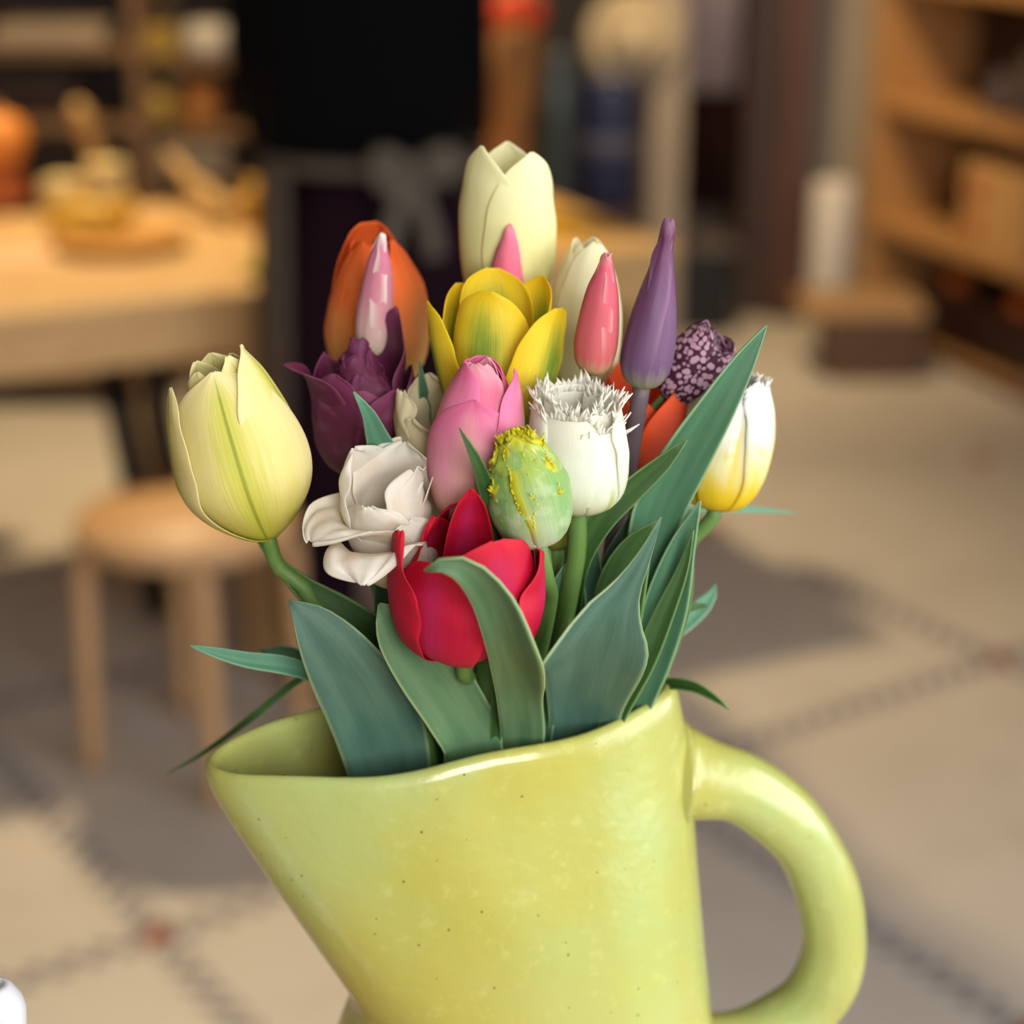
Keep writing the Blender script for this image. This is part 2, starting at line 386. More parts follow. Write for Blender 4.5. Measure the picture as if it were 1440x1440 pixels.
# ------------------------------------------------------------------ person seen from behind
M_skin = plain('skin', '#b98a6c', .6, .05); M_swt = plain('black_knit', '#060608', 1.0, .2, 120, spec=.1); M_trs = plain('aubergine_cloth', '#1c0c16', 1.0, .12, 40, spec=.1)
M_apr = plain('grey_apron_cloth', '#544840', .9, .1, 30); M_bow = plain('grey_bow_cloth', '#5d554c', .9, .1, 30); M_hair = plain('brown_hair', '#2a1c14', .6, .2, 60); M_shoe = plain('black_leather', '#0d0d0d', .4)
PX, PY = -.228, 3.16
prs = empty('person', (PX, PY, 0), 'person in black jumper and dark aubergine trousers with tied apron, seen from behind', 'person')
def skin_mesh(name, verts, edges, radii, mat, root=0, sub=2):
    me = bpy.data.meshes.new('m'); me.from_pydata([(PX + v[0], PY + v[1], v[2]) for v in verts], edges, []); me.update()
    o = bpy.data.objects.new(name, me); COL.objects.link(o); sk = o.modifiers.new('s', 'SKIN'); sk.use_smooth_shade = True
    for i, r in enumerate(radii): me.skin_vertices[0].data[i].radius = (r[1]*1.08, r[0]*1.08) if isinstance(r, tuple) else (r, r)
    me.skin_vertices[0].data[root].use_root = True
    ss = o.modifiers.new('ss', 'SUBSURF'); ss.levels = sub; ss.render_levels = sub
    dg = bpy.context.evaluated_depsgraph_get(); dg.update(); m2 = bpy.data.meshes.new_from_object(o.evaluated_get(dg))
    bpy.data.objects.remove(o); m2.materials.clear()
    return link(name, m2, mat, prs)
# pelvis, spine, head, legs with feet, arms with hands reaching onto the table
bv = [(0,0,.93),(0,0,1.08),(0,0,1.25),(0,.0,1.38),(0,.02,1.48),(0,.05,1.57),(0,.06,1.68),
      (-.09,0,.86),(-.10,.0,.50),(-.105,.02,.09),(-.115,.13,.035),
      (.09,0,.86),(.10,.0,.50),(.105,.02,.09),(.115,.13,.035),
      (-.165,0,1.40),(-.19,.03,1.14),(-.187,.22,.95),(-.18,.31,.86),(-.17,.36,.80),
      (.14,0,1.40),(.148,.03,1.14),(.15,.22,1.02),(.15,.31,.93),(.15,.37,.88)]
be = [(0,1),(1,2),(2,3),(3,4),(4,5),(5,6),(0,7),(7,8),(8,9),(9,10),(0,11),(11,12),(12,13),(13,14),(3,15),(15,16),(16,17),(17,18),(18,19),(3,20),(20,21),(21,22),(22,23),(23,24)]
br = [(.10,.075),(.09,.065),(.10,.075),(.07,.055),.048,.075,.085, .06,.045,.034,.03, .06,.045,.034,.03, .03,.03,.026,.034,.02, .03,.03,.026,.034,.02]
skin_mesh('body', bv, be, br, M_skin)
def fingers(hx, hy, hz, s):
    for k in range(5):
        ang = (-.5 + .25*k); ln = (.05, .07, .075, .07, .055)[k]
        b = Vector((PX + hx + (k-2)*.014, PY + hy + .01, hz)); d = Vector((ang*.6*s, 1, -.35)).normalized()
        p = [b, b + d*ln*.5 + Vector((0, 0, .006)), b + d*ln - Vector((0, 0, .012))]
        link('finger', tube_mesh([Vector(q) for q in catmull([tuple(q) for q in p], 8)], [.0085]*7 + [.007, .004], 8), M_skin, prs)
fingers(-.17, .36, .795, -1); fingers(.15, .37, .875, 1)
sv = [(-.015,0,.90),(-.02,0,1.08),(-.02,0,1.25),(-.015,0,1.38),(0,.015,1.45),(-.165,0,1.40),(-.190,.03,1.14),(-.185,.27,.915),(.14,0,1.40),(.148,.03,1.14),(.15,.28,.97)]
se = [(0,1),(1,2),(2,3),(3,4),(3,5),(5,6),(6,7),(3,8),(8,9),(9,10)]
skin_mesh('jumper', sv, se, [(.172,.12),(.17,.115),(.17,.12),(.135,.095),.062,.062,.052,.046,.062,.052,.046], M_swt)
tv = [(0,0,1.0),(0,0,.90),(-.09,0,.82),(-.10,.0,.48),(-.105,.01,.10),(.09,0,.82),(.10,.0,.48),(.105,.01,.10)]
te = [(0,1),(1,2),(2,3),(3,4),(1,5),(5,6),(6,7)]
skin_mesh('trousers', tv, te, [(.14,.11),(.155,.125),.105,.085,.06,.105,.085,.06], M_trs)
def sheet(name, ang0, ang1, z0, z1, rx0, ry0, rx1, ry1, mat, n=24, m=10):
    V = []; F = []
    for i in range(m+1):
        f = i/m; z = z0 + (z1-z0)*f; rx = rx0 + (rx1-rx0)*f; ry = ry0 + (ry1-ry0)*f
        for j in range(n+1):
            a = R(ang0 + (ang1-ang0)*j/n); k = 1 + .025*math.sin(j*1.3)*f
            V.append((PX + rx*k*math.cos(a), PY + ry*k*math.sin(a), z))
    for i in range(m):
        for j in range(n): a = i*(n+1)+j; F.append((a, a+1, a+n+2, a+n+1))
    o = link(name, mesh(V, F), mat, prs); s = o.modifiers.new('t', 'SOLIDIFY'); s.thickness = .004; return o
# apron: opens at the back, wraps round both sides; strings tied in a bow
sheet('apron_skirt', -15, 226, .985, .50, .185, .145, .205, .152, M_apr)
sheet('apron_waistband', -180, 180, .995, .972, .186, .146, .186, .146, M_apr, n=40, m=2)
bow = [[(.02,-.15,.985),(.05,-.175,1.01),(.075,-.175,1.015),(.078,-.17,.985),(.05,-.17,.975),(.02,-.15,.985)],
       [(.02,-.15,.985),(-.02,-.175,1.01),(-.035,-.175,1.005),(-.032,-.17,.97),(-.01,-.17,.965),(.02,-.15,.985)]]
for b in bow: link('bow_loop', tube_mesh([Vector((PX+.055+q[0], PY+q[1], q[2])) for q in catmull(b, 24)], [.014]*25, 8, .5), M_bow, prs)
for b in ([(.02,-.135,.985),(.0,-.16,.94),(-.02,-.165,.88),(-.03,-.165,.83)], [(.02,-.135,.985),(.03,-.16,.94),(.045,-.17,.89),(.05,-.17,.85)]):
    link('bow_tail', tube_mesh([Vector((PX+.055+q[0], PY+q[1], q[2])) for q in catmull(b, 16)], [.016]*17, 8, .4), M_bow, prs)
link('hair', lathe_mesh([(.001,-.16),(.05,-.15),(.085,-.08),(.1,0),(.092,.06),(.06,.105),(.001,.115)], (PX, PY+.045, 1.67), 24), M_hair, prs)
for s in (-1, 1):
    link('shoe', lathe_mesh([(.001, 0), (.05, 0), (.055, .02), (.05, .05), (.03, .08), (.001, .085)], (PX + s*.118, PY + .07, 0), 24, Matrix.Diagonal((.9, 2.4, 1))), M_shoe, prs)

# ------------------------------------------------------------------ things on the table
TZ = .73
def pot(name, px, py, z, r, prof, mat, label, cat, group=None, lean=0, Y=None):
    p = atZ(px, py, z); e = empty(name, p, label, cat, group)
    link('body', lathe_mesh([(a*r, b*r) for a, b in prof], p, 28, Matrix.Rotation(R(lean), 3, 'Y') if lean else None), mat, e); return e, p
M_yel = plain('yellow_wax', '#e0b23c', .5, .08); M_crm = plain('cream_clay', '#dcc48a', .6, .08); M_orange = plain('orange_glaze', '#dd8a3a', .4, .1); M_ora2 = plain('terracotta_orange', '#c46c38', .5, .1)
M_tan = plain('tan_wood', '#b8935a', .6, .12); M_lime = plain('lime_glaze', '#b5b045', .4, .08); M_wht = plain('white_card', '#c9bfb4', .7, .05)
ROUND = [(.001,0),(.55,.02),(.9,.4),(1,.9),(.92,1.35),(.6,1.75),(.3,1.85),(.28,1.95),(.001,1.95)]
CYL = [(.001,0),(.95,0),(1,.06),(1,1.0),(.94,1.08),(.001,1.08)]
CUP = [(.001,0),(.7,0),(.78,.1),(1,1.5),(.94,1.5),(.72,.2),(.001,.18)]
tp = atZ(170, 348, TZ); tray = empty('round_tray', tp, 'round wooden tray on the work table under the yellow stack', 'tray')
link('dish', lathe_mesh([(.001,0),(.10,0),(.125,.018),(.13,.024),(.122,.024),(.098,.010),(.001,.010)], tp, 40), wood_mat('tray_wood', '#a9752f', '#bf8a40'), tray)
def stackc(px, py, z, r, h, mat, label, name, cat):
    p = atZ(px, py, z); e = empty(name, p, label, cat)
    link('body', lathe_mesh([(.001,0),(r*.96,0),(r,.004),(r,h-.006),(r*.94,h),(.001,h)], p, 32), mat, e); return p
p0 = stackc(128, 318, TZ+.0105, .088, .055, M_yel, 'round yellow block standing on the wooden tray', 'yellow_block', 'block')
e = empty('cream_block', p0 + Vector((.03, .02, .0555)), 'small cream cube on top of the round yellow block', 'block'); box('body', p0 + Vector((.035, .01, .0555+.035)), (.07, .06, .07), M_crm, e, rz=.4); 
e = empty('cream_slab', p0 + Vector((-.05, .0, .0555)), 'flat cream slab lying on the round yellow block', 'block'); box('body', p0 + Vector((-.045, -.01, .0555+.02)), (.07, .07, .04), M_crm, e, rz=-.3)
e = empty('wooden_pestle', p0 + Vector((-.01, .05, .0)), 'tan wooden pestle leaning up behind the cream cube', 'pestle'); q0 = atZ(120, 300, TZ)
link('shaft', tube_mesh([Vector(q) for q in catmull([tuple(q0 + Vector((.02, .13, .001+.018))), tuple(q0 + Vector((-.0, .13, .10))), tuple(q0 + Vector((-.03, .12, .21)))], 12)], [.018]*6 + [.016, .016, .017, .021, .024, .022, .012], 12), M_tan, e)
pot('round_vase', 2, 292, TZ, .062, [(a, b*.75) for a, b in ROUND], M_ora2, 'squat terracotta round vase at the back of the work table', 'vase')
p = atZ(2, 292, TZ); e = empty('orange_gourd', p + Vector((0, 0, .0907)), 'bright orange gourd resting on the terracotta vase', 'gourd')
link('body', lathe_mesh([(.001,0),(.03,0),(.06,.02),(.068,.055),(.055,.09),(.025,.105),(.001,.1)], p + Vector((0, 0, .0909)), 28), M_orange, e); link('stem', tube_mesh([p + Vector((0,0,.19)), p + Vector((.004,0,.205)), p + Vector((.012,0,.215))], [.008,.006,.005], 8), M_tan, e)
pot('yellow_jar', 362, 318, TZ, .034, [(.001,0),(.9,0),(1,.1),(1,1.8),(.7,2.2),(.5,2.3),(.5,2.7),(.001,2.7)], plain('mustard_glaze', '#c0922c', .4, .1), 'mustard yellow jar on the work table beside the person', 'jar')
pot('lime_dish', 368, 385, TZ, .038, [(.001,0),(.6,0),(1,.5),(.95,.52),(.6,.12),(.001,.1)], M_lime, 'small lime green dish at the edge of the work table', 'dish')
e = empty('wooden_paddle', atZ(285, 300, TZ), 'long tan wooden paddle lying aslant on the work table', 'paddle'); q0 = atZ(240, 290, TZ); q1 = atZ(325, 318, TZ)
link('blade', tube_mesh([Vector(q) for q in catmull([tuple(q0 + Vector((0, .02, .10))), tuple((q0+q1)/2 + Vector((0, .0, .055))), tuple(q1 + Vector((0, 0, .022)))], 12)], [.012]*4 + [.014, .018, .022, .024, .024, .022, .02, .02, .02], 12), M_tan, e)
e = empty('pale_sheet', atZ(20, 365, TZ), 'pale pinkish sheet of paper lying on the work table', 'paper'); box('body', atZ(20, 362, TZ) + Vector((0, 0, .0015)), (.14, .16, .003), plain('pale_paper', '#d6ac88', .8, .04), e, rz=.15, bevel=.0005)
e = empty('lamplit_yellow_sheet', atZ(855, 315, TZ), 'thin yellow sheet painting lamplight on the end of the work table', 'cloth'); box('body', A0 + ed*(TL-.22) + nb*.32 + Vector((0, 0, .003)), (.34, .34, .006), plain('lamplit_yellow_sheet', '#d9a21c', .9, .08), e, rz=trz, bevel=.002)  # added sheet: its yellow paints the lamplight on the table end
# kraft-wrapped bunch beside the person
kp = atZ(714, 308, TZ)
kb = empty('wrapped_bunch', kp, 'bunch wrapped in brown kraft paper with orange red blooms on the table', 'bouquet'); M_kraft = plain('kraft_paper', '#8a5a2a', .8, .2, 14)
link('wrap', lathe_mesh([(.001,0),(.045,0),(.05,.08),(.042,.18),(.055,.26),(.08,.38),(.076,.38),(.05,.24),(.001,.22)], kp, 18), M_kraft, kb)
M_bloom = plain('orange_red_bloom', '#d8481c', .5, .1)
for k in range(6):
    c = kp + Vector((.045*math.cos(k*1.05), .045*math.sin(k*1.05), .378 + .015*(k % 2)))
    link('bloom', lathe_mesh([(.001,0),(.02,.008),(.032,.03),(.028,.05),(.015,.056),(.001,.05)], c, 14), M_bloom, kb)

# ------------------------------------------------------------------ left shelf against the partition
SY = 4.95
def shelf_unit(name, label, x0, x1, y0, y1, zs, top, mat, uprights, back=True):
    e = empty(name, ((x0+x1)/2, (y0+y1)/2, 0), label, 'shelf')
    for x in uprights: box('upright', (x, (y0+y1)/2, top/2), (.04, y1-y0, top), mat, e)
    for z in zs: box('shelf_board', ((x0+x1)/2, (y0+y1)/2, z-.014), (x1-x0-.04, y1-y0-.01, .028), mat, e)
    if back: box('back_panel', ((x0+x1)/2, y1+.006, top/2), (x1-x0, .012, top), M_dwood, e)
    return e
xu = atY(197, 150, SY).x; xe = atY(345, 150, SY).x; x00 = atY(-200, 100, SY).x
z1 = atY(100, 72, SY).z; z2 = atY(100, 172, SY).z
shelf_unit('wall_shelf', 'walnut shelf unit behind the work table with jars and boxes', x00, xu+.02, SY, SY+.32, [.1, .42, z2, z1+.01, 1.35, 1.75], 1.8, M_shelf, [x00, xu])
shelf_unit('jar_shelf', 'narrow walnut shelf unit behind the person with white and yellow pots', xu+.05, xe+.35, SY+.02, SY+.30, [.1, .40, .62, atY(270, 182, SY).z, atY(270, 84, SY).z, 1.3, 1.7], 1.8, M_shelf, [xe+.34])
def on(px, z, y, w, d, h, mat, label, name, cat, group=None, shape='box', part='body'):
    x = atY(px, 200, y).x; e = empty(name, (x, y, z), label, cat, group)
    if shape == 'box': box(part, (x, y, z + h/2 + .0005), (w, d, h), mat, e, bevel=.006)
    else: link(part, lathe_mesh([(.001,.0005),(w/2*.85,.0005),(w/2,h*.12),(w/2,h*.8),(w/2*.8,h*.95),(w/2*.7,h),(.001,h)], (x, y, z), 24), mat, e)
    return e
za, zb, zc = atY(270, 84, SY).z, atY(270, 182, SY).z, .62
M_gold = plain('gold_card', '#a98a3c', .6, .1); M_peach = plain('peach_glaze', '#b5763c', .5, .1); M_gry = plain('grey_box', '#7a6d62', .8, .06)
on(300, za, SY+.10, .125, .14, .08, plain('white_pot', '#cfc6bb', .5, .05), 'white pot on the narrow walnut shelf above the peach pot', 'white_pot', 'pot', shape='r')
on(232, za, SY+.10, .10, .12, .07, M_gold, 'low gold box on the narrow walnut shelf beside the white pot', 'gold_box', 'box')
on(228, zb, SY+.10, .09, .12, .08, M_gold, 'gold tin on the shelf beside the peach pot', 'gold_tin', 'tin', shape='r')
on(288, zb, SY+.10, .10, .12, .115, M_peach, 'peach brown pot on the narrow walnut shelf', 'peach_pot', 'pot', shape='r')
on(278, zc, SY+.10, .18, .18, .09, M_gry, 'grey box on the lower board of the narrow walnut shelf', 'grey_box', 'box')
on(90, z1+.01, SY+.10, .28, .2, .05, plain('beige_linen', '#a5917a', .9, .08), 'folded beige linen on the upper board of the walnut shelf', 'folded_linen', 'linen')
on(60, z2, SY+.16, .22, .12, .12, M_dwood, 'dark wooden box in the middle of the walnut shelf', 'dark_box', 'box')
# black chair leg / trestle showing under the table
tq = atZ(172, 800, 0); tq = Vector((atY(190, 660, 3.55).x, 3.55, 0))
e = empty('black_trestle', tq, 'black metal trestle standing under the work table', 'trestle')
for s in (0, 1):
    link('leg', tube_mesh([tq + Vector((.03, s*.34, 0)), tq + Vector((-.035, s*.34, .55))], [.026, .03], 10), M_black, e)
box('top_bar', tq + Vector((-.035, .17, .565)), (.07, .42, .03), M_black, e)

# ------------------------------------------------------------------ back right: cabinet, post, curtain, door frame, bin
BY = 5.2
x0, x1 = atY(762, 200, BY).x, atY(912, 200, BY).x
cb = empty('low_cabinet', ((x0+x1)/2, BY+.2, 0), 'low dark cabinet behind the work table holding the blue canister', 'cabinet')
box('body', ((x0+x1)/2, BY+.2, .24), (x1-x0, .4, .48), M_dwood, cb); box('door', ((x0+x1)/2-.07, BY-.008, .24), (.13, .016, .42), M_dwood, cb); box('door', ((x0+x1)/2+.07, BY-.008, .24), (.13, .016, .42), M_dwood, cb)
box('back_board', ((x0+x1)/2, BY+.41, .75), (x1-x0, .02, 1.5), plain('dark_board', '#1d1714', .7, .1), cb)
cx = atY(858, 200, BY+.12).x; e = empty('blue_canister', (cx, BY+.12, .48), 'navy blue canister with a pale band on the low cabinet', 'canister')
link('body', lathe_mesh([(.001,.001),(.08,.001),(.084,.01),(.084,.33),(.078,.345),(.001,.35)], (cx, BY+.12, .48), 36), plain('navy_enamel', '#1a2142', .4, .15), e)
link('band', lathe_mesh([(.0835,.15),(.0855,.152),(.0855,.2),(.0835,.202)], (cx, BY+.12, .48), 36), plain('slate_band', '#4a4a5c', .5, .05), e)
link('lid', lathe_mesh([(.001,.345),(.07,.345),(.07,.37),(.03,.385),(.001,.385)], (cx, BY+.12, .48), 30), plain('grey_lid', '#5d5a60', .4, .05), e)
x = atY(787, 80, BY+.1).x; e = empty('glass_jar', (x, BY+.1, .48), 'tall slate blue jar on the low cabinet beside the canister', 'jar')
link('body', lathe_mesh([(.001,.001),(.03,.001),(.034,.01),(.034,.38),(.024,.40),(.024,.43),(.001,.43)], (x, BY+.1, .48), 24), plain('slate_glass', '#39434a', .2, .1), e)
x = atY(893, 50, BY+.28).x; z = atY(893, 60, BY+.28).z; e = empty('straw_hat', (x, BY+.39, z), 'cream straw hat hanging on the board above the blue canister', 'hat')
Mx = Matrix.Rotation(R(90), 3, 'X')
link('brim', lathe_mesh([(.001,0),(.10,0),(.135,.006),(.135,.010),(.1,.006),(.001,.006)], (x, BY+.39, z), 36, Mx), plain('straw', '#b8a68a', .9, .1, 60), e); link('crown', lathe_mesh([(.08,.005),(.075,.06),(.06,.085),(.001,.09)], (x, BY+.39, z), 30, Mx), plain('straw', '#a89478'), e)
x = atY(940, 150, 5.6).x; struct(box('trim_1', (x, 5.65, 1.5), (.095, .1, 3.0), plain('beige_post', '#9c8e80', .8, .08)))
CYY = 6.1; xa, xb = atY(958, 200, CYY).x, atY(1042, 200, CYY).x
cu = empty('curtain', ((xa+xb)/2, CYY, 0), 'dark maroon curtain hanging beside the beige post', 'curtain')
V = []; F = []; n = 40
for i in range(2):
    for j in range(n+1): V.append((xa + (xb-xa)*j/n, CYY + .018*math.sin(j*1.15), .32 + i*1.7))
for j in range(n): F.append((j, j+1, n+2+j, n+1+j))
o = link('drape', mesh(V, F), plain('maroon_cloth', '#421a16', .9, .1, 10), cu); sm = o.modifiers.new('t', 'SOLIDIFY'); sm.thickness = .004
link('rail', tube_mesh([Vector((xa-.03, CYY, 2.03)), Vector((xb+.03, CYY, 2.03))], [.012, .012], 10), M_black, cu)
for xx in (xa-.02, xb+.02): link('bracket', tube_mesh([Vector((xx, CYY, 2.03)), Vector((xx, YB-.001, 2.03))], [.008, .008], 8), M_black, cu)
zt, zbm = 1.30, atY(1000, 128, 6.04).z; xa2, xb2 = atY(968, 60, 6.04).x, atY(1040, 60, 6.04).x
e = empty('hanging_towel', ((xa2+xb2)/2, 6.05, zbm), 'pale lilac towel hanging in front of the maroon curtain', 'towel')
V = []; F = []
for i in range(2):
    for j in range(n+1): V.append((xa2 + (xb2-xa2)*j/n, 6.045 + .008*math.sin(j*.8), zbm + i*(2.04-zbm)))
for j in range(n): F.append((j, j+1, n+2+j, n+1+j))
o = link('cloth', mesh(V, F), plain('lilac_cloth', '#c8b8bc', .9, .06), e); sm = o.modifiers.new('t', 'SOLIDIFY'); sm.thickness = .006
e = empty('black_bin', (atY(985, 400, 5.95).x, 5.85, 0), 'black bin on the floor below the maroon curtain', 'bin'); xx = atY(985, 400, 5.85).x
box('body', (xx, 5.85, .125), (.19, .2, .25), M_black, e, bevel=.01); box('lid', (xx, 5.85, .262), (.2, .21, .025), plain('dim_grey', '#5a4f4c', .6), e, bevel=.008)
box('pedestal_lid_rim', (xx, 5.85, .248), (.196, .206, .008), M_black, e, bevel=.002)
xa, xb = atY(1046, 200, 6.0).x, atY(1092, 200, 6.0).x; struct(box('trim_2', ((xa+xb)/2, 6.02, 1.2), (xb-xa, .10, 2.4), M_dwood))
xa, xb = atY(1093, 200, 5.95).x, atY(1138, 200, 5.95).x; struct(box('trim_3', ((xa+xb)/2, 5.98, 1.2), (xb-xa, .12, 2.4), M_rwood))
xa, xb = atY(1140, 200, 6.2).x, atY(1225, 200, 6.2).x; struct(box('lightened_wall_panel', ((xa+xb)/2, 6.22, 1.05), (xb-xa, .04, 2.1), plain('lightened_wall_grey', '#a89a8c', .7, .06)))  # pale panel added before the back wall, its colour standing in for light there
# paper roll standing upright
x = atY(1170, 300, 5.75).x; e = empty('paper_roll', (x, 5.75, 0), 'white paper roll standing upright beside the pine shelf', 'paper roll')
link('roll', lathe_mesh([(.001,0),(.062,0),(.064,.004),(.064,.45),(.058,.47),(.03,.475),(.02,.46),(.001,.46)], (x, 5.75, 0), 30), plain('white_paper', '#d8cfc8', .8, .04), e)
# low crate of pale wood
cx = atZ(1228, 535, 0).x; cy = 5.26; e = empty('wooden_crate', (cx, cy+.12, 0), 'low pale wooden crate with a beige lid in front of the pine shelf', 'crate')
M_cr = wood_mat('crate_wood', '#4d3524', '#6a4a34'); M_lid = plain('beige_lid', '#a5825c', .7, .08)
box('body', (cx, cy+.10, .085), (.26, .24, .17), M_cr, e)
for k in range(3): box('slat', (cx, cy-.025, .035 + k*.05), (.27, .012, .04), M_cr, e)
box('lid', (cx-.03, cy+.10, .19), (.35, .26, .04), M_lid, e, bevel=.012)

# ------------------------------------------------------------------ pine shelf along the right wall
F0 = atZ(1207, 466, 0); F1 = F0 + (atZ(1440, 572, 0) - F0).normalized()*1.3; fd = (F1 - F0).normalized(); fn = Vector((-fd.y, fd.x, 0))
if fn.x < 0: fn = -fn
frz = math.atan2(fd.y, fd.x); FLn = (F1-F0).length; FD = .34
ps = empty('pine_shelf', F0 + fd*FLn/2 + fn*FD/2, 'pine shelf unit with cardboard boxes and a dark crate of oranges', 'shelf')
for q in (0, FLn): box('side_panel', F0 + fd*q + fn*FD/2 + Vector((0, 0, .8)), (.03, FD, 1.6), M_pine, ps, rz=frz)
zz = [.05, .34, .70, 1.06, 1.4]
for z in zz: box('shelf_board', F0 + fd*FLn/2 + fn*FD/2 + Vector((0, 0, z)), (FLn-.032, FD-.01, .03), M_pine, ps, rz=frz)
box('back_panel', F0 + fd*FLn/2 + fn*(FD+.006) + Vector((0, 0, .8)), (FLn, .01, 1.6), M_dwood, ps, rz=frz)
M_card = plain('cardboard', '#c89a62', .8, .06, 20); M_prt = plain('orange_print', '#b8562a', .8, .05)
def carton(q, n_, z, sx, sy, sz, label, prints=True):
    c = F0 + fd*q + fn*n_; c.z = z + .0155; e = empty('cardboard_box', c, label, 'box')
    box('carton', c + Vector((0, 0, sz/2 + .0005)), (sx, sy, sz), M_card, e, rz=frz)
    for s in (-1, 1): box('flap', c + fn*(s*sy*.25) + Vector((0, 0, sz + .0025)), (sx*.99, sy*.48, .004), M_card, e, rz=frz, bevel=.001)
    if prints:
        for k in (0, 1):
            link('printed_mark', lathe_mesh([(.001,0),(.034,0),(.034,.001),(.001,.001)], c - fn*(sy/2) - fd*(sx*.28) + Vector((0, 0, sz*(.28 + .45*k))), 20, Matrix.Rotation(frz, 3, 'Z') @ Matrix.Rotation(R(90), 3, 'X')), M_prt, e)
carton(.62, .13, .34, .30, .22, .24, 'cardboard box with round orange marks on the pine shelf')
carton(1.05, .14, .34, .34, .24, .25, 'plain cardboard box beside the marked box on the pine shelf', False)
carton(.92, .14, .70, .22, .22, .30, 'tall cardboard box on the upper board of the pine shelf', False)
def shelfjar(q, n_, z, r, h, mat, label, name, cat):
    c = F0 + fd*q + fn*n_; c.z = z + .0155; e = empty(name, c, label, cat)
    link('body', lathe_mesh([(.001,0),(r*.9,0),(r,h*.1),(r,h*.7),(r*.6,h*.85),(r*.5,h),(.001,h)], c, 24), mat, e)
shelfjar(.42, .16, .70, .05, .12, plain('mauve_grey', '#4d3f40', .6), 'dark mauve jar on the upper board of the pine shelf', 'dark_jar', 'jar')
shelfjar(.60, .15, .70, .055, .24, plain('smoke_grey', '#554a44', .5), 'smoky grey bottle on the upper board of the pine shelf', 'grey_bottle', 'bottle')
# dark crate with oranges on the lowest board
c = F0 + fd*.79 + fn*.13; c.z = .0655; e = empty('dark_crate', c, 'dark red brown crate of oranges on the lowest board of the pine shelf', 'crate'); M_dc = wood_mat('dark_crate_wood', '#24100a', '#371a10')
for s in (-1, 1):
    box('side', c + fn*(s*.115) + Vector((0, 0, .086)), (.94, .014, .17), M_dc, e, rz=frz); box('end', c + fd*(s*.463) + Vector((0, 0, .086)), (.014, .215, .17), M_dc, e, rz=frz)
box('base', c + Vector((0, 0, .125)), (.91, .213, .014), M_dc, e, rz=frz)
M_or = plain('orange_peel', '#b8581a', .5, .08, 60)
for k, (q, n_) in enumerate([(.40, .08), (.62, .17), (.72, .07), (.95, .08), (1.15, .08)]):
    o_ = F0 + fd*q + fn*n_; r = .036; e = tag(link('orange', lathe_mesh([(.001,-r)] + [(r*math.cos(R(t)), r*math.sin(R(t))) for t in range(-75, 76, 15)] + [(.001, r*.97)], (o_.x, o_.y, .0655 + .1322 + r), 20), M_or), 'orange lying in the dark crate on the pine shelf', 'fruit', 'oranges in the dark crate')

# ------------------------------------------------------------------ counter, jug
JY = .576; YAW = R(12); JC = atY(620, 1030, JY); SD = Vector((math.cos(YAW), math.sin(YAW), 0)); TD = Vector((-math.sin(YAW), math.cos(YAW), 0))
def atJ(x, y):
    """pixel to (s, z) on the upright plane through the jug's long axis"""
    r = ray(x, y); k = (JC - CAM).dot(TD) / r.dot(TD); p = CAM + r*k
    return ((p - JC).dot(SD), p.z)
ZT = 1.030
counter = empty('counter', (-.03, .45, 0), 'tall narrow wooden stand carrying the yellow jug', 'stand')
box('top_board', (-.03, .45, ZT-.015), (.66, .42, .03), M_birch, counter)
for sx in (-1, 1):
    for sy in (-1, 1): box('leg', (-.03+sx*.29, .45+sy*.17, (ZT-.03)/2), (.04, .04, ZT-.03), M_birch, counter)
    box('rail', (-.03+sx*.29, .45, ZT-.06), (.02, .30, .05), M_birch, counter)

jl = [atJ(*p) for p in ((285,1072),(296,1108),(345,1185),(418,1288),(486,1382),(499,1402),(484,1445),(462,1510),(455,1580),(475,1640))]
jr = [atJ(*p) for p in ((946,948),(955,990),(963,1040),(969,1100),(975,1200),(984,1320),(995,1440),(1000,1520),(996,1600),(975,1650))]
def prof_at(tab, z):
    t = sorted([(q[1], q[0]) for q in tab]); return interp(t, z)[0]
zL, zR = jl[0][1], jr[0][1]; sL, sR = jl[0][0], jr[0][0]
def rim_z(s):
    f = max(0, min(1, (s - sL) / (sR - sL)))
    return zL + (zR - zL) * f**1.15 + .0012*math.sin(f*14) * f*(1-f)*4
jug = empty('jug', (JC.x, JC.y, ZT), 'yellow-green glazed ceramic jug with wide spout and thick looped handle holding the bouquet', 'jug')
def jug_ring(k, inset, N=120):
    """k 0..1 from foot to rim"""
    out = []
    for i in range(N):
        a = 2*math.pi*i/N; ca, sa = math.cos(a), math.sin(a)
        zz = ZT + k*(zR - ZT); s0 = s = 0
        for _ in range(3):       # the rim slopes: find height for this side of the ring
            zz = ZT + k*(rim_z(s) - ZT)
            l = prof_at(jl, min(zz, zL)) ; r = prof_at(jr, zz)
            l += inset; r -= inset
            s = (l + r)/2 + (r - l)/2*ca
        hd = interp([(ZT, .040), (ZT+.025, .050), (ZT+.08, .050), (ZT+.13, .045), (ZT+.18, .036), (ZT+.215, .033)], zz)[0] - inset
        pinch = 1 - .22*max(0, -ca)**1.5*max(0, min(1, (k-.4)/.5))
        wob = 1 + .012*math.sin(3*a + 5*k) + .008*math.sin(7*a + 9*k)
        t = hd*pinch*wob*(1 if sa >= 0 else -1)*abs(sa)**.9
        out.append(JC + SD*s + TD*t + Vector((0, 0, zz - JC.z)))
    return out
N = 120; rings = []
ks = [0.0, .01, .03, .06] + [.06 + .92*i/44 for i in range(1, 45)]
for k in ks: rings.append(jug_ring(k, {0.0: .010, .01: .004, .03: .001}.get(k, 0)))
